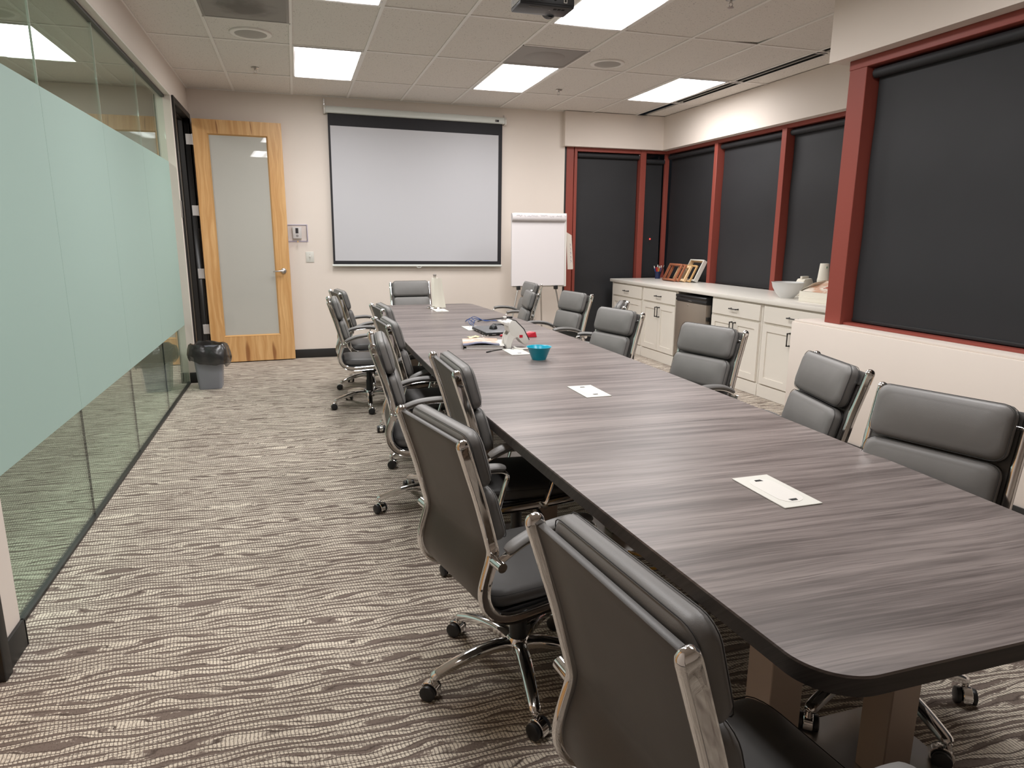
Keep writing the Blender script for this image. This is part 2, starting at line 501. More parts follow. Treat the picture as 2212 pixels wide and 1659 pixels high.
# ------------------------------------------------------------------ floor, walls, soffits
fl = struct(box('floor', 'carpet', None, -3.2, 5.4, YN - 0.1, 8.9, -0.1, 0.0))
wl = struct(empty('wall_left'))
WT = XL - 0.12
def wpart(nm, *a, mat='wall'): return box(nm, mat, wl, *a)
wpart('wall_header', WT, XL, 2.64, 7.36, 2.735, H)
wpart('wall_pier', WT, XL, 7.36, 7.44, 0, H)
wpart('wall_over_door', WT, XL, 7.44, 8.49, 2.72, H)
wpart('wall_corner', WT, XL, 8.49, 8.66, 0, H)
wpart('wall_stub', WT, XL, 2.47, 2.64, 0, H)
wpart('wall_over_near_door', WT, XL, 1.45, 2.47, 2.72, H)
wpart('wall_near', WT, XL, YN, 1.45, 0, H)
wf = struct(box('wall_far', 'wall', None, WT, 3.375, YF, YF + 0.12, 0, H))
struct(box('wall_back', 'wall', None, WT, 5.3, YN - 0.12, YN, 0, H))
wr = struct(empty('wall_right'))
box('soffit_far', 'wall', wr, 3.345, 5.2, 8.47, 8.78, 2.585, H)
box('soffit_side', 'wall', wr, XR, 5.2, YB, 8.47, 2.585, H)
box('soffit_bay', 'wall', wr, XB, 5.2, YN, YB, 2.605, H)
box('bay_return', 'wall', wr, 3.80, 5.2, 3.86, 3.985, 0, 2.605)
hw = box('half_wall', 'wall', wr, XB, 3.78, YN, 4.20, 0, 0.852, 0.004)
box('sill_cap', 'wall', wr, XB + 0.012, 3.76, YN, 4.19, 0.852, 0.868, 0.003)
box('apron_under_windows', 'wall', wr, 4.86, 5.2, 3.985, 8.9, 0, 0.86)
# hallway outside the glass
struct(box('wall_hall', 'wall_hall', None, -3.2, -3.1, YN, 8.9, 0, H))
struct(box('wall_hall_end', 'wall_hall', None, -3.2, WT, 8.66, 8.78, 0, H))
struct(box('wall_hall_start', 'wall_hall', None, -3.2, WT, YN - 0.12, YN, 0, H))
ch_ = struct(box('ceiling_hall', 'tile', None, -3.2, WT, YN - 0.1, 8.9, H + 0.008, H + 0.05))
mb = MB()
for xx in (-1.77, -2.39, -3.0): mb.box(xx - 0.012, xx + 0.012, YN, 8.7, H, H + 0.008)
for j in range(-3, 5): mb.box(-3.1, WT, 6.40 + (j - 2) * 1.2192 - 0.012, 6.40 + (j - 2) * 1.2192 + 0.012, H + 0.0005, H + 0.008)
mb.obj('hall_ceiling_grid', 'grid', ch_)
# baseboards
def base(n, *a):
    return struct(box('baseboard_' + n, 'black_base', None, *a, bevel=0.003))
base('far', XL, 3.37, YF - 0.012, YF, 0, 0.105)
bs = base('left', XL, XL + 0.013, 2.47, 2.645, 0, 0.105)
box('baseboard_return', 'black_base', bs, XL - 0.06, XL + 0.013, 2.635, 2.647, 0, 0.105)
bp = base('left_pier', XL - 0.06, XL + 0.013, 7.348, 7.42, 0, 0.105)
base('right', XB - 0.012, XB, YN, 4.205, 0, 0.105)
base('near', XL, XL + 0.013, YN, 1.42, 0, 0.105)

# ------------------------------------------------------------------ ceiling: grid and lay-in tiles
GX0 = -0.5454
ROW1 = YF - 0.9263
cols = [XL] + [GX0 + i * T for i in range(0, 9)] + [XR + 0.05]
cols = [c for c in cols if c <= 4.4] + [XR + 0.03]
rows = [YF] + [ROW1 - j * 2 * T for j in range(0, 9)]
rows = [r for r in rows if r > YN] + [YN]
cl = struct(empty('ceiling', (0, 0, 0)))
box('ceiling_deck', 'gapdark', cl, WT, 5.3, YN - 0.1, 8.9, H + 0.30, H + 0.35)
g = MB()
for i, c in enumerate(cols):
    wd = 0.012
    g.box(c - wd, c + wd, YN, YF, H, H + 0.006); g.box(c - 0.002, c + 0.002, YN, YF, H + 0.006, H + 0.035)
for r in rows:
    g.box(XL, 5.2, r - 0.012, r + 0.012, H + 0.0004, H + 0.0064)
g.obj('ceiling_grid', 'grid', cl)
tile_cache = {}
def tile(x0, x1, y0, y1, poly=None):
    key = (round(x1 - x0, 3), round(y1 - y0, 3), poly is not None)
    cx, cy = (x0 + x1) / 2, (y0 + y1) / 2
    if key not in tile_cache or poly:
        mb = MB()
        if poly: mb.prism([(a - cx, b - cy) for a, b in poly], 'z', 0, 0.016)
        else: mb.box(-(x1 - x0) / 2, (x1 - x0) / 2, -(y1 - y0) / 2, (y1 - y0) / 2, 0, 0.016)
        o = mb.obj('ceiling_tile', 'tile', cl)
        if not poly: tile_cache[key] = o
    else:
        o = twin(tile_cache[key], cl)
    o.location = (cx, cy, H + 0.0068)
    return o
G_ = 0.004
light_cells = []
for i in range(len(cols) - 1):
    for j in range(len(rows) - 1):
        x0, x1, y1, y0 = cols[i] + G_, cols[i + 1] - G_, rows[j] - G_, rows[j + 1] + G_
        if x0 > XB + 0.05 and y1 < YB - 0.3: continue
        if (i, j) in {(2, 1), (5, 1), (8, 1), (2, 3), (5, 3), (2, 5), (5, 5)}:
            light_cells.append((cols[i], cols[i + 1], rows[j + 1], rows[j])); continue
        if (i, j) == (1, 2):      # speaker half, vent half
            ym = rows[j] - T; tile(x0, x1, ym + 0.003, y1)
            continue
        if (i, j) == (5, 2):      # vent far half, tile near half
            ym = rows[j] - T; tile(x0, x1, y0, ym - 0.003); continue
        if (i, j) == (7, 3):      # tile pulled out of the grid at one corner
            tile(x0, x1, y0, y1, [(x0, y0), (x1, y0), (x1, y1 - 0.32), (x1 - 0.026, y1 - 0.045), (x1 - 0.30, y1), (x0, y1)])
            continue
        if i == len(cols) - 2:    # narrow strip beside the slot diffuser
            tile(4.478, x1, y0, y1); continue
        tile(x0, x1, y0, y1)
# cross bars between half tiles
MB().box(cols[1], cols[2], rows[2] - T - 0.012, rows[2] - T + 0.012, H, H + 0.006).box(cols[5], cols[6], rows[2] - T - 0.012, rows[2] - T + 0.012, H, H + 0.006).obj('ceiling_grid_short', 'grid', cl)

# fluorescent troffers
lt_lab = ['square-looking ceiling light panel in front of the projection screen, left of the far row',
          'lit ceiling panel in the far row beside the grey air vent',
          'lit ceiling panel in the far row beside the black slot diffuser',
          'lit ceiling panel cut by the top edge of the photo, left of the projector',
          'lit ceiling panel directly to the right of the black projector',
          'lit ceiling panel above the near chairs on the aisle side, outside the photo',
          'lit ceiling panel above the near table end, outside the photo']
order = sorted(light_cells, key=lambda c: (-c[2], c[0]))
proto_l = None
for k_, (x0, x1, y0, y1) in enumerate(order):
    cx, cy = (x0 + x1) / 2, (y0 + y1) / 2
    if proto_l is None:
        t_ = thing('ceiling_light', lt_lab[k_], 'ceiling light', (cx, cy, H), 0, 'fluorescent panels in the ceiling grid')
        hx, hy = T / 2 - 0.010, T - 0.012
        MB().box(-hx, -hx + 0.022, -hy, hy, -0.004, 0.05).box(hx - 0.022, hx, -hy, hy, -0.004, 0.05).box(-hx + 0.022, hx - 0.022, -hy, -hy + 0.022, -0.004, 0.05).box(-hx + 0.022, hx - 0.022, hy - 0.022, hy, -0.004, 0.05).obj('door_frame', 'grid', t_, 0.002, 1)
        MB().add([(-hx + 0.02, -hy + 0.02, 0.004), (hx - 0.02, -hy + 0.02, 0.004), (hx - 0.02, hy - 0.02, 0.004), (-hx + 0.02, hy - 0.02, 0.004)], [(0, 3, 2, 1)]).obj('diffuser', 'lamp', t_)
        box('housing', 'grid', t_, -hx, hx, -hy, hy, 0.05, 0.10)
        for sy in (-1, 1): box('latch', 'steel', t_, hx - 0.014, hx - 0.006, sy * (hy - 0.10) - 0.012, sy * (hy - 0.10) + 0.012, -0.007, -0.004)
        proto_l = t_
    else:
        t_ = copy_tree(proto_l); t_.location = (cx, cy, H); t_['label'] = lt_lab[k_]

for yy, lb in ((7.03, 'bright ceiling panel in the hallway, seen through the top of the glass wall'), (2.15, 'bright ceiling panel in the hallway, beyond the left edge of the photo')):
    t_ = copy_tree(proto_l); t_.location = (-2.085, yy, H); t_['label'] = lb
# ceiling fixtures
def speaker(x, y, lab):
    t_ = thing('ceiling_speaker', lab, 'speaker', (x, y, H), 0, 'round speakers in the ceiling')
    MB().lathe([(0.118, 0.006), (0.122, -0.006), (0.146, -0.008), (0.156, -0.004), (0.157, 0.006)], n=40).obj('bezel', 'grid', t_, smooth=True)
    MB().lathe([(0.0, -0.016), (0.05, -0.015), (0.10, -0.008), (0.121, -0.002)], n=40).obj('grille', 'grille', t_, smooth=True)
speaker(-0.235, 6.15, 'round ceiling speaker on the left, beside the stained grey vent')
speaker(2.825, 6.14, 'round ceiling speaker on the right, right of the grey air vent')
def vent(x0, x1, y0, y1, lab, smudge):
    cx, cy = (x0 + x1) / 2, (y0 + y1) / 2; hx, hy = (x1 - x0) / 2 - 0.008, (y1 - y0) / 2 - 0.008
    t_ = thing('air_vent', lab, 'air vent', (cx, cy, H), 0, 'square air vents in the ceiling')
    MB().box(-hx, hx, -hy, -hy + 0.02, -0.003, 0.02).box(-hx, hx, hy - 0.02, hy, -0.003, 0.02).box(-hx, -hx + 0.02, -hy + 0.02, hy - 0.02, -0.003, 0.02).box(hx - 0.02, hx, -hy + 0.02, hy - 0.02, -0.003, 0.02).obj('vent_frame', 'vent', t_)
    box('perforated_plate', 'vent_smudge' if smudge else 'vent', t_, -hx + 0.02, hx - 0.02, -hy + 0.02, hy - 0.02, -0.001, 0.01)
    MB().lathe([(0.0, -0.012), (0.12, -0.011), (0.165, -0.005), (0.18, -0.001)], n=36).obj('centre_disc', 'vent_smudge' if smudge else 'vent', t_, smooth=True)
def smudge_mat():
    m, nt, b = new_mat('vent_dusty'); k = NB(nt)
    x, y, z = k.coords()
    d = k.m('SQRT', k.m('ADD', k.m('MULTIPLY', x, x), k.m('MULTIPLY', y, y)))
    n = k.noise(k.vec(x, y), 9.0, 3.0)
    s = k.m('SUBTRACT', 1.0, k.step(k.m('ADD', d, k.m('MULTIPLY', k.m('SUBTRACT', n, 0.5), 0.2)), 0.07, 0.25))
    c = k.mix(k.m('MULTIPLY', s, 0.8), (0.30, 0.275, 0.255), (0.115, 0.10, 0.09))
    nt.links.new(c, b.inputs['Base Color']); b.inputs['Roughness'].default_value = 0.7
    return m
M['vent_smudge'] = smudge_mat()
vent(cols[5], cols[6], rows[2] + 0.0 - T, rows[2], 'clean grey square air vent next to the middle ceiling light', False)
vent(cols[1], cols[2], rows[3], rows[2] - T, 'grey square air vent with a dark dust stain, top left of the ceiling', True)
sp_lab = ['small sprinkler head in the ceiling above the open wooden door', 'small sprinkler head in the ceiling right of the middle far light', 'small sprinkler head at the top edge, right of the projector light']
spk = None
for (x, y), lb in zip(((-0.263, 7.342), (2.82, 7.355), (2.86, 4.30)), sp_lab):
    if spk is None:
        t_ = thing('sprinkler_head', lb, 'sprinkler', (x, y, H), 0, 'ceiling sprinklers')
        MB().lathe([(0.0, 0.004), (0.034, 0.004), (0.036, -0.002), (0.026, -0.007), (0.0, -0.007)], n=20).obj('escutcheon', 'steel', t_, smooth=True)
        mb = MB().cyl((0, 0, 0), (0, 0, -0.02), 0.009, 10)
        for s in (-1, 1): mb.tube([(0, 0, -0.016), (s * 0.014, 0, -0.026), (s * 0.012, 0, -0.038), (0, 0, -0.048)], 0.003, 6)
        mb.obj('yoke', 'steel', t_, smooth=True)
        MB().lathe([(0.0, -0.048), (0.020, -0.048), (0.022, -0.051), (0.0, -0.052)], n=16).obj('deflector', 'steel', t_, smooth=True)
        spk = t_
    else:
        t_ = copy_tree(spk); t_.location = (x, y, H); t_['label'] = lb
sd = thing('slot_diffuser', 'long black twin-slot air diffuser in the ceiling over the counter', 'air diffuser', (4.40, 0, H))
for a, b in ((7.54, 6.44), (6.41, 5.22), (5.19, 4.10)):
    sf = MB().box(-0.074, -0.062, b, a, -0.003, 0.0).box(0.062, 0.074, b, a, -0.003, 0.0).box(-0.062, 0.062, a - 0.012, a, -0.003, 0.0).box(-0.062, 0.062, b, b + 0.012, -0.003, 0.0).obj('slot_flange', 'grid', sd)
    MB().box(-0.062, -0.058, b, a, 0.0, 0.03).box(0.058, 0.062, b, a, 0.0, 0.03).box(-0.058, 0.058, b, a, 0.028, 0.032).obj('slot_throat', 'hole', sd)
    box('slot_bar', 'vent', sd, -0.009, 0.009, b + 0.012, a - 0.012, -0.002, 0.004)

# projector hanging near the camera
pj = thing('projector', 'black ceiling projector hanging beside the bright light panel, top of photo', 'projector', (1.427, 4.005, 2.72))
mb = MB().box(-0.162, 0.162, -0.085, 0.085, 0.0, 0.105); mb.obj('body', 'black', pj, 0.006)
box('connector_panel', 'black', pj, -0.150, 0.150, -0.089, -0.085, 0.012, 0.095, 0.002)
for k_, x in enumerate((-0.105, -0.08, -0.055, -0.03)): box('connector', 'steel', pj, x - 0.008, x + 0.008, -0.094, -0.089, 0.022 + 0.003 * (k_ % 2), 0.040, 0.002)
box('network_port', 'plate2', pj, 0.095, 0.115, -0.0925, -0.089, 0.022, 0.046)
box('network_socket', 'hole', pj, 0.100, 0.110, -0.0935, -0.0925, 0.026, 0.040)
MB().tube([(0.045, -0.09, 0.035), (0.055, -0.12, 0.05), (0.06, -0.13, 0.12), (0.04, -0.10, 0.22), (0.01, -0.02, 0.28)], 0.007, 8).obj('power_cord', 'black_soft', pj, smooth=True)
gr = MB()
for i in range(9): gr.box(-0.1665, -0.162, -0.072 + i * 0.016, -0.064 + i * 0.016, 0.015, 0.095)
gr.obj('side_grille', 'steel', pj)
MB().lathe([(0.045, 0.07), (0.048, 0.10), (0.046, 0.115), (0.036, 0.12), (0.0, 0.118)], (0.075, 0, 0.038), 28, 'y').obj('lens_ring', 'black', pj, smooth=True)
box('mount_plate', 'black_metal', pj, -0.07, 0.07, -0.06, 0.06, 0.105, 0.115, 0.002)
MB().cyl((0, 0, 0.115), (0, 0, 0.287), 0.022, 16).obj('mount_pole', 'black_metal', pj, smooth=True)
for i in range(3): box('button', 'hole', pj, 0.052 + i * 0.024, 0.068 + i * 0.024, -0.05, -0.035, -0.002, 0.0)
box('status_light', 'plate2', pj, 0.028, 0.036, -0.03, -0.024, -0.002, 0.0)
mb = MB(); mb.tube([(-0.10 + 0.008 * i, -0.055 + 0.002 * math.sin(i * 2.1), -0.0012) for i in range(11)], 0.0012, 4); mb.obj('maker_mark', 'grille', pj)

# ------------------------------------------------------------------ glass partition (window_1)
gw = struct(empty('window_1'))
XG = -1.09
joints = [2.642, 3.87, 4.99, 6.17, 7.358]
for a, b in zip(joints[:-1], joints[1:]):
    pn = box('glass_pane', 'glass', gw, XG - 0.010, XG, a + 0.0015, b - 0.0015, 0.012, 2.705)
    box('frosted_film', 'frost', pn, XG + 0.0005, XG + 0.0015, a + 0.0015, b - 0.0015, 0.588, 2.132)
for y in joints[1:-1]:
    box('joint_seal', 'plate2', gw, XG - 0.010, XG, y - 0.0014, y + 0.0014, 0.6, 2.7)
    box('joint_seal', 'gapdark', gw, XG - 0.010, XG, y - 0.0014, y + 0.0014, 0.012, 0.6)
box('head_channel', 'black_metal', gw, XG - 0.025, XG + 0.016, 2.642, 7.358, 2.700, 2.735)
box('head_lining', 'white_paint', gw, XG + 0.016, XL, 2.642, 7.358, 2.722, 2.736)
box('sill_channel', 'black_metal', gw, XG - 0.02, XG + 0.012, 2.642, 7.358, 0.0, 0.014)

# ------------------------------------------------------------------ door_1 : open wooden door with frosted lite
d1 = struct(empty('door_1'))
mb = MB()
fy0, fy1, fz = 7.421, 8.512, 2.735
mb.box(XL, XL + 0.02, fy0, fy0 + 0.055, 0, fz).box(XL, XL + 0.02, fy1 - 0.055, fy1, 0, fz).box(XL, XL + 0.02, fy0 + 0.055, fy1 - 0.055, fz - 0.055, fz)
mb.box(WT - 0.02, XL, fy0 + 0.02, fy0 + 0.055, 0, fz - 0.02).box(WT - 0.02, XL, fy1 - 0.055, fy1 - 0.02, 0, fz - 0.02).box(WT - 0.02, XL, fy0 + 0.055, fy1 - 0.055, fz - 0.055, fz - 0.02)
mb.box(WT + 0.02, XL - 0.055, fy0 + 0.055, fy0 + 0.070, 0, fz - 0.07).box(WT + 0.02, XL - 0.055, fy1 - 0.070, fy1 - 0.055, 0, fz - 0.07).box(WT + 0.02, XL - 0.055, fy0 + 0.055, fy1 - 0.055, fz - 0.07, fz - 0.055)
mb.obj('door_frame', 'black_metal', d1, 0.003, 1)
LX0, LX1, LY0, LY1, LZ0, LZ1 = -0.985, -0.072, 8.402, 8.446, 0.012, 2.680
LEAF_TURN = 3.6
GX_0, GX_1, GZ0, GZ1 = -0.842, -0.224, 0.308, 2.535
mb = MB().box(LX0, GX_0, LY0, LY1, LZ0, LZ1).box(GX_1, LX1, LY0, LY1, LZ0, LZ1).box(GX_0, GX_1, LY0, LY1, LZ0, GZ0).box(GX_0, GX_1, LY0, LY1, GZ1, LZ1)
leaf = mb.obj('door_leaf', 'wood', d1)
box('frosted_lite', 'door_glass', leaf, GX_0, GX_1, 8.421, 8.427, GZ0, GZ1)
b_ = 0.014
MB().prism([(GX_0, 8.400), (GX_0 + b_, 8.420), (GX_0, 8.420)], 'z', GZ0, GZ1).prism([(GX_1, 8.400), (GX_1, 8.420), (GX_1 - b_, 8.420)], 'z', GZ0, GZ1).prism([(8.400, GZ0), (8.420, GZ0), (8.420, GZ0 + b_)], 'x', GX_0, GX_1).prism([(8.400, GZ1), (8.420, GZ1 - b_), (8.420, GZ1)], 'x', GX_0, GX_1).obj('glazing_bead', 'bead', leaf)
mb = MB().lathe([(0.0, 0.0), (0.034, 0.0), (0.034, -0.006), (0.028, -0.014), (0.012, -0.018), (0.011, -0.05), (0.0, -0.05)], (-0.145, LY0, 1.052), 24, 'y')
mb.tube([(-0.145, LY0 - 0.045, 1.052), (-0.175, LY0 - 0.05, 1.053), (-0.225, LY0 - 0.05, 1.05), (-0.262, LY0 - 0.045, 1.048)], [0.0105, 0.011, 0.009, 0.0075], 10)
mb.obj('lever_handle', 'steel', leaf, smooth=True)
MB().lathe([(0.0, 0.0), (0.034, 0.0), (0.030, 0.012), (0.011, 0.016), (0.011, 0.05), (0.0, 0.05)], (-0.145, LY1, 1.052), 20, 'y').obj('far_lever_rose', 'steel', leaf, smooth=True)
box('latch_plate', 'steel', leaf, LX1, LX1 + 0.002, LY0 + 0.008, LY1 - 0.008, 0.98, 1.12)
_pv = Vector((LX0, 8.424, 0))
leaf.matrix_world = Matrix.Translation(_pv) @ Matrix.Rotation(R(LEAF_TURN), 4, 'Z') @ Matrix.Translation(-_pv)
for z in (2.47, 1.72, 1.03, 0.40):
    mb = MB().box(-1.062, -0.995, 8.4525, 8.4565, z - 0.055, z + 0.055)
    hg = mb.obj('hinge', 'hinge', d1, 0.002, 1)
    MB().cyl((-0.993, 8.452, z - 0.058), (-0.993, 8.452, z + 0.058), 0.007, 10).obj('hinge_knuckle', 'steel', hg, smooth=True)
# door_2 : near doorway at the left edge, dark frame
d2 = struct(empty('door_2'))
MB().box(XL - 0.10, XL + 0.022, 2.415, 2.472, 0, 2.735).box(XL - 0.10, XL + 0.022, 1.42, 1.475, 0, 2.735).box(XL - 0.10, XL + 0.022, 1.475, 2.415, 2.68, 2.735).obj('door_frame', 'black_metal', d2, 0.003, 1)
box('door_leaf', 'wood', d2, XL - 0.075, XL - 0.03, 1.478, 2.412, 0.01, 2.678)
# sign plate beside the door, edge on
sg = box('wall_sign', 'vent', None, XL, XL + 0.008, 7.375, 7.405, 1.62, 1.78, 0.002)
tag(sg, 'narrow grey wall plate between the glass wall and the black door frame', 'sign')

# ------------------------------------------------------------------ windows
def rollerblind(lab, axis, plane, a, b, ztop, zbot, rollz=None):
    """axis 'y': blind lies in plane y=plane running along x from a to b; axis 'x': plane x, along y"""
    c = (a + b) / 2; hw_ = abs(b - a) / 2
    rz = 0 if axis == 'y' else -PI / 2
    t_ = thing('roller_blind', lab, 'blind', ((c, plane, zbot) if axis == 'y' else (plane, c, zbot)), rz, 'black roller blinds on the windows')
    h = ztop - zbot; rr = rollz if rollz else h - 0.03
    MB().cyl((-hw_ + 0.008, -0.012, rr - 0.012), (hw_ - 0.008, -0.012, rr - 0.012), 0.030, 24).obj('roller', 'blind', t_, smooth=True)
    mb = MB(); n = 14
    pts = [(0.017, rr - 0.012), (0.015, rr - 0.05)] + [(0.013 + 0.004 * math.sin(i * 0.9), (rr - 0.06) * (1 - i / n) + 0.02) for i in range(1, n + 1)]
    vs_ = []; 
    for x in (-hw_ + 0.012, hw_ - 0.012):
        for (yy, zz) in pts: vs_.append((x, yy, zz))
    k2 = len(pts)
    for x in (-hw_ + 0.012, hw_ - 0.012):
        for (yy, zz) in pts: vs_.append((x, yy + 0.0012, zz))
    fs = [(i, i + 1, k2 + i + 1, k2 + i) for i in range(k2 - 1)] + [(2 * k2 + i, 3 * k2 + i, 3 * k2 + i + 1, 2 * k2 + i + 1) for i in range(k2 - 1)]
    mb.add(vs_, fs).obj('blind_fabric', 'blind', t_, smooth=True)
    box('hem_bar', 'blind_rail', t_, -hw_ + 0.012, hw_ - 0.012, 0.004, 0.020, 0.004, 0.026, 0.003)
    for s in (-1, 1): box('bracket', 'steel', t_, s * hw_ - 0.004, s * hw_ + 0.004, -0.022, 0.02, rr - 0.035, rr + 0.02, 0.002)
    return t_
# far window wall
w2 = struct(empty('window_2'))
box('jamb_gap_strip', 'black_base', w2, 3.375, 3.405, 8.56, 8.70, 0, 2.585)  # black strip standing in for the shaded gap beside the jamb
MB().box(3.405, 3.505, 8.552, 8.72, 0, 2.585).obj('jamb', 'mahog', w2, 0.003, 1)
MB().box(3.512, 3.552, 8.545, 8.72, 0, 2.585).obj('stile', 'mahog', w2, 0.003, 1)
box('stile', 'mahog', w2, 4.463, 4.545, 8.545, 8.72, 0, 2.585, 0.003, 1)
box('head', 'mahog', w2, 3.552, 4.463, 8.545, 8.72, 2.535, 2.585, 0.003, 1)
box('head', 'mahog', w2, 4.545, 4.86, 8.545, 8.72, 2.55, 2.585, 0.003, 1)
box('threshold', 'mahog', w2, 3.512, 4.545, 8.552, 8.72, 0, 0.02)
box('pane', 'dark_glass', w2, 3.552, 4.463, 8.66, 8.668, 0.02, 2.535)
box('pane', 'dark_glass', w2, 4.545, 4.90, 8.66, 8.668, 0.86, 2.55)
rollerblind('tall black roller blind on the far window behind the white counter end', 'y', 8.598, 3.557, 4.458, 2.535, 0.03)
rollerblind('narrow black roller blind in the far right corner, hung lower than its neighbours', 'y', 8.598, 4.55, 4.838, 2.55, 0.90, 1.56)
# right window run above the counter
w3 = struct(empty('window_3'))
box('head', 'mahog', w3, 4.84, 4.98, YB, 8.55, 2.545, 2.59, 0.003, 1)
box('corner_post', 'mahog', w3, 4.842, 4.90, 8.56, 8.60, 0.86, 2.585, 0.002, 1)
for a, b in ((7.335, 7.40), (6.125, 6.20), (4.92, 4.99)): box('mullion', 'mahog', w3, 4.83, 4.98, a, b, 0.86, 2.55, 0.003, 1)
for a, b in ((7.40, 8.56), (6.20, 7.335), (4.99, 6.125), (3.99, 4.92)): box('pane', 'dark_glass', w3, 4.95, 4.958, a, b, 0.86, 2.55)
labs = ['black roller blind over the counter, leftmost on the side wall, behind the leaning picture frames',
        'black roller blind over the counter, second on the side wall, right of the picture frames',
        'black roller blind over the counter behind the stacked paper cups']
for (a, b), lb in zip(((7.405, 8.54), (6.205, 7.33), (4.995, 6.12)), labs): rollerblind(lb, 'x', 4.905, a, b, 2.545, 0.90)
rollerblind('black roller blind over the counter end, mostly hidden behind the red corner post', 'x', 4.905, 4.0, 4.915, 2.545, 0.90)
# near bay window
w4 = struct(empty('window_4'))
box('corner_post', 'mahog', w4, 3.60, 3.80, 3.835, 3.985, 0.868, 2.605, 0.003, 1)
box('head', 'mahog', w4, 3.595, 3.78, YN, 3.985, 2.545, 2.605, 0.003, 1)
box('sill', 'mahog', w4, 3.625, 3.78, YN, 3.835, 0.868, 0.886, 0.002, 1)
box('pane', 'dark_glass', w4, 3.76, 3.768, YN, 3.835, 0.88, 2.545)
rollerblind('very large black roller blind of the near bay, right edge of the photo', 'x', 3.672, 0.9, 3.825, 2.545, 0.888)
rollerblind('black roller blind of the bay beyond the right edge of the photo', 'x', 3.672, -2.5, 0.88, 2.545, 0.888)
il = MB().lathe([(0.0, -0.004), (0.008, -0.003), (0.011, 0.0), (0.0, 0.002)], n=12, axis='y').obj('red_glow_spot', P('red_glow', (0.5, 0.02, 0.02), 0.4, emit=((1.0, 0.06, 0.05), 2.5)), None, loc=(4.668, 8.575, 1.43))  # small emissive red spot on the blind, no fixture modelled
tag(il, 'tiny glowing red spot on the narrow blind in the far corner', 'indicator light')

# ------------------------------------------------------------------ projection screen
ps = thing('projection_screen', 'white pull-down projection screen with black border on the far wall', 'projection screen', (0.369, YF - 0.004, 0))
ps.rotation_euler = (0, R(0.55), 0)
def rr_(x): return x - 0.369
MB().prism([(-0.003, 2.825), (-0.075, 2.825), (-0.083, 2.835), (-0.083, 2.872), (-0.060, 2.902), (-0.010, 2.906), (-0.003, 2.900)], 'x', 0.022, 2.148).obj('case', 'case', ps, 0.003, 1)
for x0, x1 in ((0.0, 0.022), (2.148, 2.170)):
    MB().prism([(-0.002, 2.815), (-0.080, 2.815), (-0.088, 2.83), (-0.088, 2.875), (-0.062, 2.908), (-0.002, 2.910)], 'x', x0, x1).obj('end_cap', 'plate2', ps, 0.003, 1)
MB().box(0.002, 0.020, -0.012, 0.0, 2.905, 2.985).box(0.004, 0.018, -0.02, -0.012, 2.93, 2.95).obj('hanger', 'steel', ps, 0.002, 1)
box('hanger', 'steel', ps, 2.150, 2.166, -0.012, 0.0, 2.905, 2.935, 0.002, 1)
box('screen_border', 'screen_black', ps, 0.045, 2.128, -0.042, -0.040, 1.122, 2.83)
box('screen_surface', 'screen_white', ps, 0.068, 2.080, -0.0435, -0.042, 1.164, 2.692)
MB().cyl((0.033, -0.041, 1.108), (2.135, -0.041, 1.108), 0.014, 14).obj('bottom_bar', 'case', ps, smooth=True)
MB().tube([(1.07 + 0.03 * math.cos(PI * i / 6), -0.05, 1.098 - 0.014 * math.sin(PI * i / 6)) for i in range(7)], 0.003, 6).obj('pull_loop', 'case', ps, smooth=True)
bd = box('maker_badge', 'screen_black', ps, 2.025, 2.072, -0.0845, -0.083, 2.842, 2.866)
MB().tube([(2.030, -0.0855, 2.850), (2.036, -0.0855, 2.860), (2.040, -0.0855, 2.850), (2.048, -0.0855, 2.856)], 0.0015, 4).obj('badge_mark', 'plate2', bd)

# thermostat in a clear guard, and the light switch
tg = thing('thermostat', 'white thermostat inside a clear plastic guard on the wall by the door', 'thermostat', (0.034, YF, 1.485))
MB().box(-0.118, -0.104, -0.004, 0, -0.103, 0.098).box(0.104, 0.118, -0.004, 0, -0.103, 0.098).box(-0.104, 0.104, -0.004, 0, 0.084, 0.098).box(-0.104, 0.104, -0.004, 0, -0.103, -0.089).obj('guard_flange', 'guard_tint', tg)
mb = MB().box(-0.108, -0.104, -0.060, -0.004, -0.093, 0.088).box(0.104, 0.108, -0.060, -0.004, -0.093, 0.088).box(-0.104, 0.104, -0.060, -0.004, 0.084, 0.088).box(-0.104, 0.104, -0.060, -0.004, -0.093, -0.089).box(-0.108, 0.108, -0.064, -0.060, -0.093, 0.088)
mb.obj('guard_cover', 'clear_plastic', tg)
tb = MB().prism([(-0.052, -0.065), (0.046, -0.065), (0.05, 0.068), (-0.056, 0.068)], 'y', -0.034, -0.004).obj('thermostat_body', 'plate2', tg, 0.005)
box('display', 'screen_black', tb, -0.020, 0.012, -0.0352, -0.034, -0.005, 0.055)
MB().lathe([(0.0, -0.0365), (0.013, -0.0365), (0.015, -0.034)], (-0.003, 0, -0.032), 16, 'y').obj('dial', 'vent', tb, smooth=True)
MB().cyl((0, -0.064, -0.098), (0, -0.05, -0.098), 0.009, 12).obj('lock', 'frame_gold', tg, smooth=True)
sw = thing('light_switch', 'white single light switch plate on the wall left of the screen', 'light switch', (0.160, YF, 1.207))
box('switch_plate', 'plate', sw, -0.046, 0.046, -0.007, 0, -0.062, 0.062, 0.003)
box('toggle', 'plate2', sw, -0.006, 0.006, -0.020, -0.007, -0.004, 0.016, 0.002)
for z in (-0.03, 0.03): MB().lathe([(0.0, -0.0085), (0.0035, -0.008), (0.0035, -0.007)], (0, 0, z), 10, 'y').obj('screw', 'steel', sw, smooth=True)

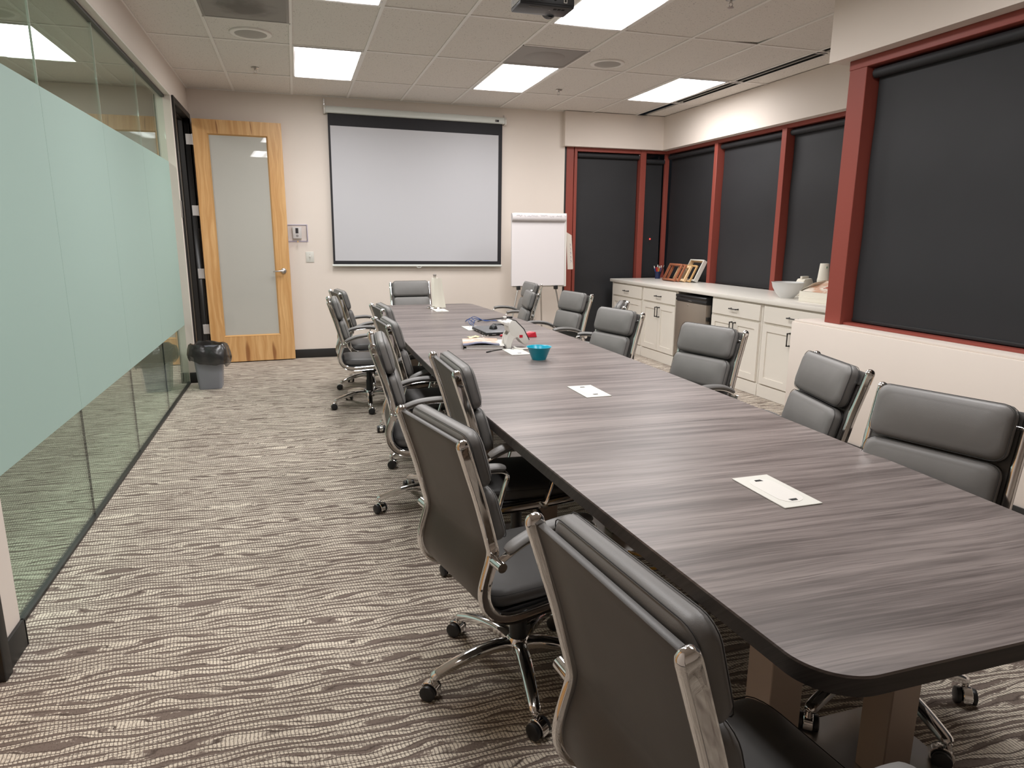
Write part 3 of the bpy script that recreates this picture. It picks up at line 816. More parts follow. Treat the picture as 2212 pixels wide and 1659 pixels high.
# ------------------------------------------------------------------ conference table
tbx, tby0, tby1, TZ = 1.277, 0.777, 7.163, 0.75
ct = thing('conference_table', 'long dark wood-grain boat-shaped conference table in the middle of the carpet', 'table', (tbx, 0, 0))
def half(y): return 0.60 - 0.112 * ((y - 3.97) / 3.193) ** 2
def section(y0, y1, r0, r1):
    """outline polygon of the top between y0 and y1, corner radius r0 at y0 end, r1 at y1 end"""
    pts = []
    ys = [y0 + (y1 - y0) * i / 10 for i in range(11)]
    left = [(-half(y), y) for y in ys]; right = [(half(y), y) for y in ys]
    def rnd(line, s):
        out = []
        for x, y in line:
            if r0 and y < y0 + r0: continue
            if r1 and y > y1 - r1: continue
            out.append((x, y))
        return out
    L, Rr = rnd(left, -1), rnd(right, 1)
    pts = []
    if r0:
        w0 = half(y0 + r0)
        pts += arc(-w0 + r0, y0 + r0, r0, 180, 270, 18); pts += arc(w0 - r0, y0 + r0, r0, 270, 360, 18)
    pts += Rr
    if r1:
        w1 = half(y1 - r1)
        pts += arc(w1 - r1, y1 - r1, r1, 0, 90, 18); pts += arc(-w1 + r1, y1 - r1, r1, 90, 180, 18)
    pts += list(reversed(L))
    return pts
secs = [tby0, 2.265, 3.455, 4.607, 5.765, tby1]
for i in range(5):
    a, b = secs[i] + (0.0008 if i else 0), secs[i + 1] - (0.0008 if i < 4 else 0)
    pl = section(a, b, 0.11 if i == 0 else 0, 0.11 if i == 4 else 0)
    o = MB().prism(pl, 'z', TZ - 0.006, TZ).obj('table_top', 'table', ct, smooth=True)
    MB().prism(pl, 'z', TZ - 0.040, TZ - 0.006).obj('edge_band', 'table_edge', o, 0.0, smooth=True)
for yc in (1.235, 2.90, 4.03, 5.20, 6.70):
    pd = empty('pedestal_base', (0, yc, 0)); pd.parent = ct
    for s in (-1, 1): MB().box(s * 0.195 - 0.048, s * 0.195 + 0.048, -0.04, 0.052, 0.012, TZ - 0.04).obj('post', 'post', pd, 0.003, 1)
    box('foot_plate', 'steel', pd, -0.40, 0.40, -0.235, 0.235, 0.0, 0.012, 0.002, 1)
# underside cable tray with cables
for i, (y0, y1) in enumerate(((2.45, 3.35), (3.6, 4.5))):
    MB().box(-0.16, 0.16, y0, y1, 0.56, 0.565).box(-0.16, -0.155, y0, y1, 0.565, 0.64).box(0.155, 0.16, y0, y1, 0.565, 0.64).box(-0.155, 0.155, y0 , y0 + 0.005, 0.565, 0.71).box(-0.155, 0.155, y1 - 0.005, y1, 0.565, 0.71).obj('cable_tray', 'black_metal', ct)
cab = MB()
for k_ in range(3):
    cab.tube([(-0.02 + 0.06 * k_ - 0.2 * math.sin(t * 0.9 + k_), 2.2 + 0.09 * t, 0.40 - 0.33 * math.sin(min(t, 6) * 0.26) + 0.03 * k_) for t in range(9)], 0.005, 6)
tag(cab.obj('yellow_cable', 'yellow', None, smooth=True, loc=(1.06, -0.36, 0.0)), 'loose yellow network cables hanging in the shadow under the table', 'cable')

# grommet plates let into the table
pl_lab = ['cream cable plate on the table nearest the camera', 'cream cable plate second from the near end, in front of the teal bowl', 'cream cable plate beside the teal bowl under the phone cord', 'cream cable plate partly under the closed laptop', 'cream cable plate in front of the paper towel holder']
pproto = None
for k_, (x, y) in enumerate(((1.275, 1.534), (1.277, 2.866), (1.287, 4.028), (1.296, 5.18), (1.313, 6.533))):
    if pproto is None:
        t_ = thing('cable_plate', pl_lab[k_], 'cable plate', (x, y, TZ), 0, 'cable plates on the table')
        MB().box(-0.062, 0.062, -0.119, 0.119, 0, 0.0035).obj('cover', 'plate', t_, 0.0012, 1)
        pls = [(0.03 * math.cos(a), 0.075 + 0.028 * math.sin(a)) for a in [2 * PI * q / 20 for q in range(11)]]
        lid = [(0.040 * math.cos(2 * PI * q / 32), (0.040 * math.sin(2 * PI * q / 32)) + (0.052 if math.sin(2 * PI * q / 32) >= 0 else -0.052)) for q in range(32)]
        MB().prism(lid, 'z', 0.0035, 0.0042).obj('lid', 'plate2', t_)
        for s in (-1, 1):
            MB().prism([(-0.013, s * 0.077 - 0.006), (0.013, s * 0.077 - 0.006), (0.010, s * 0.077 + 0.006), (-0.010, s * 0.077 + 0.006)] if s > 0 else [(-0.010, s * 0.077 - 0.006), (0.010, s * 0.077 - 0.006), (0.013, s * 0.077 + 0.006), (-0.013, s * 0.077 + 0.006)], 'z', 0.0042, 0.0046).obj('finger_slot', 'hole', t_)
        pproto = t_
    else:
        t_ = copy_tree(pproto); t_.location = (x, y, TZ); t_['label'] = pl_lab[k_]

# ------------------------------------------------------------------ conference chairs
PROF = [(-0.310, 0.925), (-0.285, 0.845), (-0.260, 0.765), (-0.240, 0.690), (-0.226, 0.635), (-0.219, 0.600), (-0.224, 0.568), (-0.236, 0.530), (-0.246, 0.490), (-0.245, 0.455), (-0.232, 0.422), (-0.208, 0.395), (-0.175, 0.379), (-0.135, 0.372), (-0.06, 0.374), (0.05, 0.380), (0.15, 0.388), (0.19, 0.392)]
HWID = 0.22
def smooth_path(pts, k=3):
    """Catmull-Rom through 2-D or 3-D points"""
    out = []; n = len(pts)
    for i in range(n - 1):
        p0, p1, p2, p3 = pts[max(i - 1, 0)], pts[i], pts[i + 1], pts[min(i + 2, n - 1)]
        for q in range(k):
            t = q / k
            out.append(tuple(0.5 * (2 * b + (c - a) * t + (2 * a - 5 * b + 4 * c - d) * t * t + (3 * b - a - 3 * c + d) * t ** 3) for a, b, c, d in zip(p0, p1, p2, p3)))
    out.append(tuple(pts[-1]))
    return out
def offset_prof(pr, d):
    out = []
    for i, p in enumerate(pr):
        a, b = pr[max(i - 1, 0)], pr[min(i + 1, len(pr) - 1)]
        tx, tz = b[0] - a[0], b[1] - a[1]; l = math.hypot(tx, tz)
        out.append((p[0] - tz / l * d, p[1] + tx / l * d))
    return out
SP = smooth_path(PROF, 3)
def rail(s):
    # flat oval chrome band with a shallow trough in its outer face
    a, b = 0.0195, 0.0125
    sec = []
    for q in range(12):
        th = 2 * PI * q / 12
        u = math.copysign(abs(math.cos(th)) ** 0.7, math.cos(th)) * a; v = math.copysign(abs(math.sin(th)) ** 0.7, math.sin(th)) * b
        sec.append([u, v])
    sec2 = []
    for u, v in sec: sec2.append((u, v))
    # trough: extra points on outer side (v>0)
    full = []
    for (u, v) in sec2:
        full.append((u, v))
    mb = MB(); rs = []
    n = len(SP)
    for i, p in enumerate(SP):
        aa, bb = SP[max(i - 1, 0)], SP[min(i + 1, n - 1)]
        tx, tz = bb[0] - aa[0], bb[1] - aa[1]; l = math.hypot(tx, tz); nx, nz = -tz / l, tx / l
        ring = []
        prof = [(1.0, 0.0), (0.86, 0.62), (0.70, 0.98), (0.60, 0.85), (0.55, 0.25), (0.0, 0.20), (-0.55, 0.25), (-0.60, 0.85), (-0.70, 0.98), (-0.86, 0.62), (-1.0, 0.0), (-0.86, -0.65), (-0.5, -1.0), (0.5, -1.0), (0.86, -0.65)]
        sc = 1.0
        for u, v in prof: ring.append((p[0] + nx * u * a * sc, s * (HWID + v * b), p[1] + nz * u * a * sc))
        rs.append(ring)
    # rounded cap at the top end and nose at the front end
    def cap(ring, c, d, steps):
        out = []
        for f, e in steps:
            out.append([tuple(c[k] + (q[k] - c[k]) * f + d[k] * e for k in range(3)) for q in ring])
        return out
    p0, p1 = SP[0], SP[1]; l = math.hypot(p1[0] - p0[0], p1[1] - p0[1]); d0 = ((p0[0] - p1[0]) / l, 0, (p0[1] - p1[1]) / l)
    c0 = (p0[0], s * HWID, p0[1])
    full0 = [(p0[0] + (q[0] - p0[0]), s * (HWID + max(-b, min(b, 0.0 + (abs(q[1]) - HWID) * 1.0))), q[2]) for q in rs[0]]
    flat = []
    for q, (u, v) in zip(rs[0], prof):
        vv = v if v <= 0 else max(v, 0.95 * (1 - abs(u) ** 4))
        flat.append((q[0], s * (HWID + vv * b), q[2]))
    top = cap(flat, c0, d0, [(0.12, 0.0185), (0.55, 0.0160), (0.85, 0.0100), (0.98, 0.003), (1.0, -0.006)])
    e0, e1 = SP[-1], SP[-2]; d1_ = (e0[0] - e1[0], 0, e0[1] - e1[1]); l = math.hypot(d1_[0], d1_[2]); d1_ = (d1_[0] / l, 0, d1_[2] / l)
    c1 = (e0[0], s * HWID, e0[1])
    end = cap(rs[-1], c1, d1_, [(0.95, 0.004), (0.7, 0.012), (0.2, 0.017)])
    return mb.rings(top + rs[1:] + end)
def back_slab():
    """rear leather panel slung between the rails, following their curve down under the seat"""
    keep = [p for p in SP if not (p[0] > 0.12)]
    a = offset_prof(keep, -0.002); b = offset_prof(keep, 0.014)
    rs = []; y = HWID - 0.011
    for (x0, z0), (x1, z1) in zip(a, b):
        rs.append([(x0, -y, z0), (x0, -y * 0.5, z0), (x0, y * 0.5, z0), (x0, y, z0), (x1, y, z1), (x1, y * 0.5, z1), (x1, -y * 0.5, z1), (x1, -y, z1)])
    return MB().rings(rs)
def on_back(t_mb, top, bot, off):
    """lay a flat cushion built in (y,z)-plane, thickness x, along the straight upper back"""
    (xa, za), (xb, zb) = top, bot
    dx, dz = xa - xb, za - zb; l = math.hypot(dx, dz); ux, uz = dx / l, dz / l; nx, nz = uz, -ux
    out = []
    for x, y, z in t_mb.v: out.append((xb + ux * z + nx * (x + off), y, zb + uz * z + nz * (x + off)))
    t_mb.v = out
    return t_mb
def seam_loop(hy, z0, z1, xoff, top, bot, off, r=0.0011):
    pts = []
    rad = 0.035
    for cy, cz, s in ((hy - rad, z1 - rad, 0), (-hy + rad, z1 - rad, 1), (-hy + rad, z0 + rad, 2), (hy - rad, z0 + rad, 3)):
        for q in range(5):
            th = PI / 2 * (s + q / 4); pts.append((xoff, cy + rad * math.cos(th), cz + rad * math.sin(th)))
    pts.append(pts[0])
    mb = MB().tube(pts, r, 5)
    return on_back(mb, top, bot, off)
def make_chair():
    t_ = empty('conference_chair')
    up = []
    def part(o): up.append(o); return o
    for s in (-1, 1): part(rail(s).obj('side_rail', 'chrome', t_, smooth=True))
    part(back_slab().obj('back_panel', 'leather_back_shaded', t_, 0.004, 2, True))
    top, bot = (-0.310, 0.925), (-0.226, 0.622)
    L = math.hypot(top[0] - bot[0], top[1] - bot[1])
    cy = HWID - 0.016
    for nm, z0, z1, th in (('upper_cushion', L - 0.163, L + 0.012, 0.030), ('lower_cushion', L - 0.340, L - 0.170, 0.028)):
        c = pillow(-th, th, -cy, cy, z0, z1, 'x', 0.007, 0.036)
        o = part(on_back(c, top, bot, 0.046).obj(nm, 'leather', t_, smooth=True))
        seam_loop(cy - 0.0005, z0 + 0.0005, z1 - 0.0005, 0.016, top, bot, 0.046).obj('stitched_seam', 'seam', o, smooth=True)
        seam_loop(cy - 0.0005, z0 + 0.0005, z1 - 0.0005, -0.016, top, bot, 0.046).obj('stitched_seam', 'seam', o, smooth=True)
    # seat cushion with rounded front
    st = pillow(-0.215, 0.262, -0.205, 0.205, 0.395, 0.452, 'z', 0.008, 0.05)
    st.v = [(x, y, z - (0.0 if x < 0.12 else 0.5 * (x - 0.12) ** 2 * 4)) for x, y, z in st.v]
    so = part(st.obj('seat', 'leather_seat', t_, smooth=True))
    pts = []
    for cx, cy2, s in ((0.212, 0.155, 0), (-0.165, 0.155, 1), (-0.165, -0.155, 2), (0.212, -0.155, 3)):
        for q in range(5):
            th = PI / 2 * (s + q / 4); x = cx + 0.0505 * math.cos(th)
            pts.append((x, cy2 + 0.0505 * math.sin(th), 0.444 - (0.0 if x < 0.12 else 2 * (x - 0.12) ** 2)))
    pts.append(pts[0])
    MB().tube(pts, 0.0012, 5).obj('stitched_seam', 'seam', so, smooth=True)
    part(MB().box(-0.20, 0.18, -HWID + 0.012, HWID - 0.012, 0.386, 0.398).obj('seat_pan', 'black', t_, 0.003, 1))
    for x, z in ((-0.296, 0.880), (-0.226, 0.548)):
        part(MB().cyl((x + 0.012, -HWID, z), (x + 0.012, HWID, z), 0.008, 10).obj('cross_bar', 'chrome', t_, smooth=True))
    # arms
    for s in (-1, 1):
        y = s * 0.258
        ap = smooth_path([(-0.222, y - s * 0.004, 0.580), (-0.185, y, 0.604), (-0.12, y, 0.630), (-0.04, y, 0.644), (0.04, y, 0.645), (0.088, y, 0.637), (0.106, y, 0.615), (0.092, y, 0.57), (0.066, y, 0.49), (0.040, y - s * 0.006, 0.405), (0.034, y - s * 0.02, 0.384)], 3)
        sec = [(math.cos(2 * PI * q / 10) * 1.45, math.sin(2 * PI * q / 10) * 0.62) for q in range(10)]
        mb = MB().tube(ap, 0.0115, sec=sec, upv=None)
        mb.cyl((-0.222, s * (HWID - 0.005), 0.578), (-0.222, s * 0.282, 0.578), 0.0145, 14)
        mb.cyl((0.034, s * (HWID - 0.01), 0.382), (0.034, s * 0.262, 0.382), 0.012, 12)
        ar = part(mb.obj('arm_loop', 'chrome', t_, smooth=True))
        pp = smooth_path([(-0.196, y, 0.612), (-0.16, y, 0.631), (-0.10, y, 0.651), (-0.03, y, 0.660), (0.04, y, 0.661), (0.092, y, 0.652)], 3)
        n = len(pp); rad = [0.0175 * (0.7 if i == 0 else 0.95 if i == 1 else 1) for i in range(n)]
        rad[-1] *= 0.7
        MB().tube(pp, rad, sec=[(math.cos(2 * PI * q / 12) * 1.35, math.sin(2 * PI * q / 12) * 0.75) for q in range(12)]).obj('arm_pad', 'leather', ar, smooth=True)
    # mechanism, gas column
    mb = MB().box(-0.11, 0.11, -0.075, 0.075, 0.335, 0.372).box(-0.06, 0.06, -0.045, 0.045, 0.305, 0.335)
    me = part(mb.obj('tilt_mechanism', 'black', t_, 0.010, 2))
    MB().tube([(0.03, -0.07, 0.345), (0.03, -0.16, 0.343), (0.03, -0.20, 0.338), (0.03, -0.235, 0.336)], [0.005, 0.005, 0.007, 0.006], 8).obj('height_lever', 'black', me, smooth=True)
    MB().lathe([(0.0, 0.085), (0.030, 0.085), (0.031, 0.10), (0.029, 0.225), (0.024, 0.235), (0.024, 0.37), (0.0, 0.37)], n=20).obj('gas_column', 'black', t_, smooth=True)
    MB().lathe([(0.0, 0.082), (0.040, 0.084), (0.044, 0.10), (0.042, 0.128), (0.033, 0.140), (0.031, 0.140)], n=24).obj('base_hub', 'chrome', t_, smooth=True)
    lp = smooth_path([(0.025, 0, 0.112), (0.08, 0, 0.122), (0.15, 0, 0.118), (0.22, 0, 0.104), (0.28, 0, 0.086), (0.312, 0, 0.074)], 3)
    n = len(lp)
    rad = [0.0255 - 0.0075 * i / (n - 1) for i in range(n)]; rad[-1] *= 0.75
    lsec = [(math.copysign(abs(math.cos(2 * PI * q / 12)) ** 0.75, math.cos(2 * PI * q / 12)), 0.78 * math.copysign(abs(math.sin(2 * PI * q / 12)) ** 0.75, math.sin(2 * PI * q / 12))) for q in range(12)]
    leg0 = MB().tube(lp, rad, sec=lsec).obj('base_leg', 'chrome', t_, smooth=True)
    # caster: stem, chrome hood, twin wheels (built about the tip, swivelled per chair)
    mb = MB().cyl((0, 0, 0.075), (0, 0, 0.050), 0.011, 12)
    hood = [(-0.012 + 0.033 * math.cos(R(a)), 0.0265 + 0.033 * math.sin(R(a))) for a in range(-15, 196, 15)] + [(-0.012 - 0.024, 0.018), (-0.012 + 0.024, 0.018)]
    mb.prism(hood, 'y', -0.0135, 0.0135)
    hd = mb.obj('caster_hood', 'chrome', leg0, 0.002, 1); hd.location = (0.307, 0, 0)
    wm = MB().lathe([(0.0, -0.009), (0.021, -0.009), (0.0255, -0.006), (0.0265, 0.0), (0.0255, 0.006), (0.018, 0.009), (0.0, 0.0095)], (0, 0, 0), 20, 'y')
    w1 = wm.obj('caster_wheel', 'black', leg0, smooth=True); w1.location = (0.295, 0.0225, 0.0265)
    w2_ = twin(w1, leg0, (0.295, -0.0225, 0.0265)); w2_.rotation_euler = (0, 0, PI)
    legs = [leg0]
    for q in range(1, 5): legs.append(copy_tree(leg0, t_))
    return t_
CH = make_chair()
used = [False]
rnd = random.Random(3)
def chair(lab, x, y, phi, ztop, basea):
    if not used[0]: c = CH; used[0] = True
    else: c = copy_tree(CH)
    tag(c, lab, 'chair', 'grey leather chairs around the conference table')
    c.location = (x, y, 0); c.rotation_euler = (0, 0, R(phi))
    dz = ztop - 0.925; q = 0
    for ch in c.children:
        nm = ch.name.split('.')[0]
        if nm == 'base_leg':
            ch.rotation_euler = (0, 0, R(basea - phi + 72 * q)); q += 1
            sw_ = rnd.uniform(0, 2 * PI)
            for k_ in ch.children:
                if k_.name.startswith('caster_hood'):
                    k_.rotation_euler = (0, 0, sw_)
                else:
                    side = k_.location.y if 'y0' not in k_ else k_['y0']
                    s = 1 if side > 0 else -1
                    lx, ly = -0.012, 0.0225 * s
                    k_.location = (0.307 + lx * math.cos(sw_) - ly * math.sin(sw_), lx * math.sin(sw_) + ly * math.cos(sw_), 0.0265)
                    k_.rotation_euler = (0, 0, sw_ + (0 if s > 0 else PI))
        elif nm in ('base_hub', 'gas_column'): pass
        else: ch.location = (0, 0, dz)
    return c
# copies are made from the untouched prototype, so place the copies first and the prototype last
CHAIRS = [
    ('grey leather chair second from camera on the aisle side, chrome star base in full view', 0.645, 1.975, 13.2, 0.915, 46),
    ('grey leather chair third from camera on the aisle side, pushed deep under the table', 0.850, 2.640, 0.6, 0.957, 20),
    ('grey leather chair fourth from camera on the aisle side, seen edge-on, bright chrome rail', 0.655, 3.504, -4.8, 0.933, 36),
    ('grey leather chair fifth from the camera on the aisle side, right behind the edge-on chair', 0.797, 4.307, 3.8, 0.925, 55),
    ('grey leather chair sixth on the aisle side, tucked in just left of the head chair', 0.849, 5.025, 4.0, 0.945, 30),
    ('grey leather chair seventh on the aisle side, pulled out with seat and base clear', 0.550, 5.920, -1.6, 0.925, 49),
    ('grey leather chair farthest on the aisle side, behind the pulled-out chair near the door', 0.640, 6.720, 8.2, 0.929, 54),
    ('grey leather chair nearest camera on the window side, wide back at the right edge', 1.690, 1.520, 196.8, 0.955, 51),
    ('grey leather chair second from the camera on the window side, turned toward the far wall', 1.860, 2.350, 164.6, 0.945, 10),
    ('grey leather chair third from camera on the window side, in front of the fridge', 2.013, 3.341, 194.6, 0.937, 25),
    ('grey leather chair fourth from camera on the window side, before the far cabinet', 1.891, 4.317, 192.3, 0.938, 40),
    ('grey leather chair almost hidden on the window side, one corner showing against the far cabinet', 2.166, 4.960, 150.0, 0.935, 15),
    ('grey leather chair on the window side in front of the tall far blind', 2.125, 5.700, 188.5, 0.947, 5),
    ('narrow-looking grey leather chair on the window side, in front of the farthest one there', 1.945, 6.480, 170.3, 0.906, 60),
    ('grey leather chair farthest on the window side, directly below the flip chart pad', 2.232, 7.278, 179.2, 0.930, 33),
    ('grey leather chair at the far head of the table, facing the camera below the screen', 1.231, 7.490, -87.7, 0.935, 20),
    ('grey leather chair nearest the camera, its back cut by the bottom edge of the photo', 0.713, 0.890, 5.9, 0.960, 12),
]
used[0] = True
for a in CHAIRS[:-1]: chair(*a)
used[0] = False
chair(*CHAIRS[-1])

# ------------------------------------------------------------------ base cabinets, fridge, counter
FX = 4.08
def pull(mb_parent, x, y0, y1, z0, z1):
    """bar pull standing off the front at x, from (y0,z0) to (y1,z1)"""
    mb = MB()
    d = Vector((0, y1 - y0, z1 - z0)).normalized()
    a = Vector((x - 0.030, y0, z0)); b = Vector((x - 0.030, y1, z1))
    for p in (a, b):
        mb.tube([(x, p.y, p.z), (x - 0.012, p.y, p.z), tuple(p)], [0.0085, 0.0055, 0.0055], 8)
    mb.tube([tuple(a - d * 0.004), tuple(a), tuple(a + d * 0.02), tuple(b - d * 0.02), tuple(b), tuple(b + d * 0.004)], [0.006, 0.0065, 0.005, 0.005, 0.0065, 0.006], 8)
    return mb.obj('handle', 'black_metal', mb_parent, smooth=True)
def shaker(nm, par, y0, y1, z0, z1, rail_w):
    x0, x1 = FX - 0.020, FX - 0.001
    mb = MB().box(x0, x1, y0, y0 + rail_w, z0, z1).box(x0, x1, y1 - rail_w, y1, z0, z1).box(x0, x1, y0 + rail_w, y1 - rail_w, z0, z0 + rail_w).box(x0, x1, y0 + rail_w, y1 - rail_w, z1 - rail_w, z1)
    o = mb.obj(nm, 'white_paint', par)
    box('recessed_panel', 'white_paint', o, FX - 0.011, FX - 0.002, y0 + rail_w, y1 - rail_w, z0 + rail_w, z1 - rail_w)
    return o
cab_labs = ['white base cabinet farthest from the camera, beside the tall far blind', 'white base cabinet left of the small fridge', 'white base cabinet right of the small fridge', 'white base cabinet nearest the camera, half hidden by the low wall']
for lb, (ya, yb) in zip(cab_labs, ((7.585, 8.47), (6.775, 7.58), (5.285, 6.100), (4.42, 5.280))):
    t_ = thing('base_cabinet', lb, 'cabinet', (0, 0, 0), 0, 'white base cabinets under the counter')
    t_.location = (FX, (ya + yb) / 2, 0)
    hold = empty('tmp'); hold.parent = None
    made = []
    box('carcass', 'white_paint', t_, FX, 4.84, ya + 0.001, yb - 0.001, 0.0, 0.866)
    MB().box(FX - 0.012, FX, ya + 0.001, yb - 0.001, 0.0, 0.115).obj('plinth', 'white_paint', t_, 0.002, 1)
    y0, y1 = ya + 0.025, yb - (0.06 if yb > 8 else 0.025)
    dr = MB().box(FX - 0.020, FX - 0.001, y0, y1, 0.702, 0.848).obj('drawer', 'white_paint', t_, 0.003, 1)
    ym = (y0 + y1) / 2
    pull(dr, FX - 0.020, ym - 0.055, ym + 0.055, 0.776, 0.776)
    for a, b, hy in ((y0, ym - 0.0015, ym - 0.028), (ym + 0.0015, y1, ym + 0.028)):
        dd = shaker('door', t_, a, b, 0.130, 0.682, 0.062)
        pull(dd, FX - 0.020, hy, hy, 0.535, 0.645)
    bpy.data.objects.remove(hold)
    for ch in t_.children:
        ch.matrix_parent_inverse = Matrix.Translation((-FX, -(ya + yb) / 2, 0))
fr = thing('mini_fridge', 'small under-counter fridge with grey steel door and black top control strip', 'fridge', (FX, 6.438, 0))
y0, y1 = 6.112 - 6.438, 6.766 - 6.438
box('cabinet_body', 'black', fr, 0.03, 0.60, y0 + 0.03, y1 - 0.03, 0.03, 0.835, 0.006)
box('door', 'fridge', fr, -0.035, 0.028, y0 + 0.05, y1 - 0.005, 0.06, 0.765, 0.006)
cs = MB().prism([(0.028, 0.766), (-0.030, 0.766), (-0.042, 0.785), (-0.030, 0.805), (-0.046, 0.826), (-0.040, 0.838), (0.028, 0.840)], 'y', y0 + 0.05, y1 - 0.005).obj('control_strip', 'black', fr, 0.003, 1)
box('badge', 'steel', fr, -0.0435, -0.0425, -0.015, 0.05, 0.783, 0.791) if False else MB().tube([(-0.0405, 0.06 - 0.009 * i, 0.783 + 0.003 * (i % 2)) for i in range(8)], 0.0014, 4).obj('badge_lettering', 'grille', fr)
MB().lathe([(0.0, -0.040), (0.009, -0.039), (0.010, -0.035)], (0, 0.075, 0.735), 14, 'x').obj('door_lock', 'steel', fr, smooth=True)
box('hinge', 'black_metal', fr, -0.03, 0.02, y0 + 0.025, y0 + 0.048, 0.60, 0.64, 0.002)
for yy in (y0 + 0.08, y1 - 0.08): MB().cyl((0.08, yy, 0.0), (0.08, yy, 0.03), 0.015, 10).obj('foot', 'black', fr, smooth=True)
box('niche_back', 'gapdark', fr, 0.62, 0.64, y0, y1, 0.0, 0.86)
cn = thing('countertop', 'long cream laminate countertop over the white cabinets under the windows', 'countertop', (FX, 6.2, 0.868))
MB().box(-0.034, 0.778, -2.19, 2.292, 0.0, 0.039).obj('slab', 'counter', cn, 0.005, 2)

# ------------------------------------------------------------------ flip chart
fc = thing('flip_chart', 'flip chart easel with a large white paper pad, right of the screen', 'flip chart', (2.83, 7.93, 0))
tilt = R(9)
def bd_(y, z):  # tilted board coordinates: y towards the viewer is negative, z up from the foot of the board
    return (y * math.cos(tilt) + z * math.sin(tilt), 0.865 + z * math.cos(tilt) - y * math.sin(tilt))
def tilted(name, mat, x0, x1, y0, y1, z0, z1, par, bev=0.0):
    mb = MB().box(x0, x1, y0, y1, z0, z1)
    mb.v = [(x + 0.045 * (z / 0.86), *bd_(y, z)) for x, y, z in mb.v]
    return mb.obj(name, mat, par, bev, 1)
tilted('board', 'plate2', -0.335, 0.355, 0.004, 0.024, -0.01, 0.885, fc, 0.003)
tilted('paper_pad', 'paper', -0.365, 0.320, -0.022, 0.004, 0.0, 0.860, fc, 0.002)
mb = MB(); rs = []
for x in (-0.370, 0.322):
    rs.append([(x + 0.045, *bd_(-0.022 + 0.030 * math.cos(a) - 0.012, 0.825 + 0.048 * math.sin(a))) for a in [2 * PI * q / 18 for q in range(18)]])
roll = MB().rings(rs).obj('rolled_sheets', 'paper', fc, smooth=True)
mb = MB(); rg = random.Random(5); x = -0.32
for wlen in (5, 1, 9, 6, 4, 5, 3):
    pts = []
    for i in range(wlen * 2):
        pts.append((x + 0.045, *bd_(-0.0648, 0.835 + rg.uniform(-0.012, 0.012)))); x += 0.008
    if len(pts) > 1: mb.tube(pts, 0.0013, 4)
    x += 0.022
mb.obj('handwriting', 'ink', roll)
# a spare printed sheet hanging behind on the right
mb = MB().prism([(0.36, 0.20), (0.43, 0.20), (0.435, 0.215), (0.43, 0.62), (0.36, 0.66)], 'y', 0.02, 0.022)
mb.v = [(x + 0.03, *bd_(y, z)) for x, y, z in mb.v]
mb.obj('loose_sheet', P('kraft_sheet', (0.50, 0.44, 0.38), 0.8), fc)
mb = MB(); rg = random.Random(9)
for i in range(5):
    z = 0.28 + 0.05 * i
    mb.tube([(0.40 + 0.03, *bd_(0.0195, z)), (0.415 + 0.03, *bd_(0.0195, z + 0.03)), (0.40 + 0.03, *bd_(0.0195, z + 0.035)), (0.42 + 0.03, *bd_(0.0195, z + 0.01))], 0.002, 4)
mb.obj('sheet_marks', 'ink', fc)
for sx, tx in ((-0.27, -0.47), (0.215, 0.36)):
    lo = MB().tube([(sx, *bd_(0.012, -0.02)), (tx, -0.10, 0.02)], 0.010, 10).obj('front_leg', 'steel', fc, smooth=True)
    MB().cyl((tx, -0.10, 0.0), (tx, -0.10, 0.03), 0.014, 10).obj('rubber_foot', 'black_soft', lo, smooth=True)
    MB().box(sx - 0.022, sx + 0.022, -0.025, 0.02, 0.822, 0.872).obj('clamp', 'black', fc, 0.004, 1)
lo = MB().tube([(0.04, *bd_(0.03, 0.5)), (0.20, 0.42, 0.02)], 0.010, 10).obj('rear_leg', 'steel', fc, smooth=True)
MB().cyl((0.20, 0.42, 0.0), (0.20, 0.42, 0.03), 0.014, 10).obj('rubber_foot', 'black_soft', lo, smooth=True)

# ------------------------------------------------------------------ waste bin
wb = thing('waste_bin', 'grey plastic waste bin with a crumpled black liner beside the glass wall', 'bin', (-0.862, 7.085, 0))
def rrect(hx, hy, r, z, n=6):
    out = []
    for cx, cy, s in ((hx - r, hy - r, 0), (-hx + r, hy - r, 1), (-hx + r, -hy + r, 2), (hx - r, -hy + r, 3)):
        for q in range(n):
            th = PI / 2 * (s + q / (n - 1)); out.append((cx + r * math.cos(th), cy + r * math.sin(th), z))
    return out
MB().rings([rrect(0.100, 0.095, 0.025, 0.0), rrect(0.104, 0.099, 0.027, 0.012), rrect(0.132, 0.118, 0.032, 0.385), rrect(0.138, 0.124, 0.034, 0.390), rrect(0.138, 0.124, 0.034, 0.398), rrect(0.128, 0.114, 0.03, 0.398), rrect(0.098, 0.09, 0.024, 0.02)]).obj('bin_body', 'bin', wb, smooth=True)
rg = random.Random(11); rs = []
prof = [(0.110, 0.30), (0.125, 0.385), (0.132, 0.425), (0.150, 0.432), (0.170, 0.405), (0.182, 0.35), (0.188, 0.30), (0.180, 0.265), (0.172, 0.255)]
NS = 44
ph = [rg.uniform(0, 6.28) for _ in range(8)]
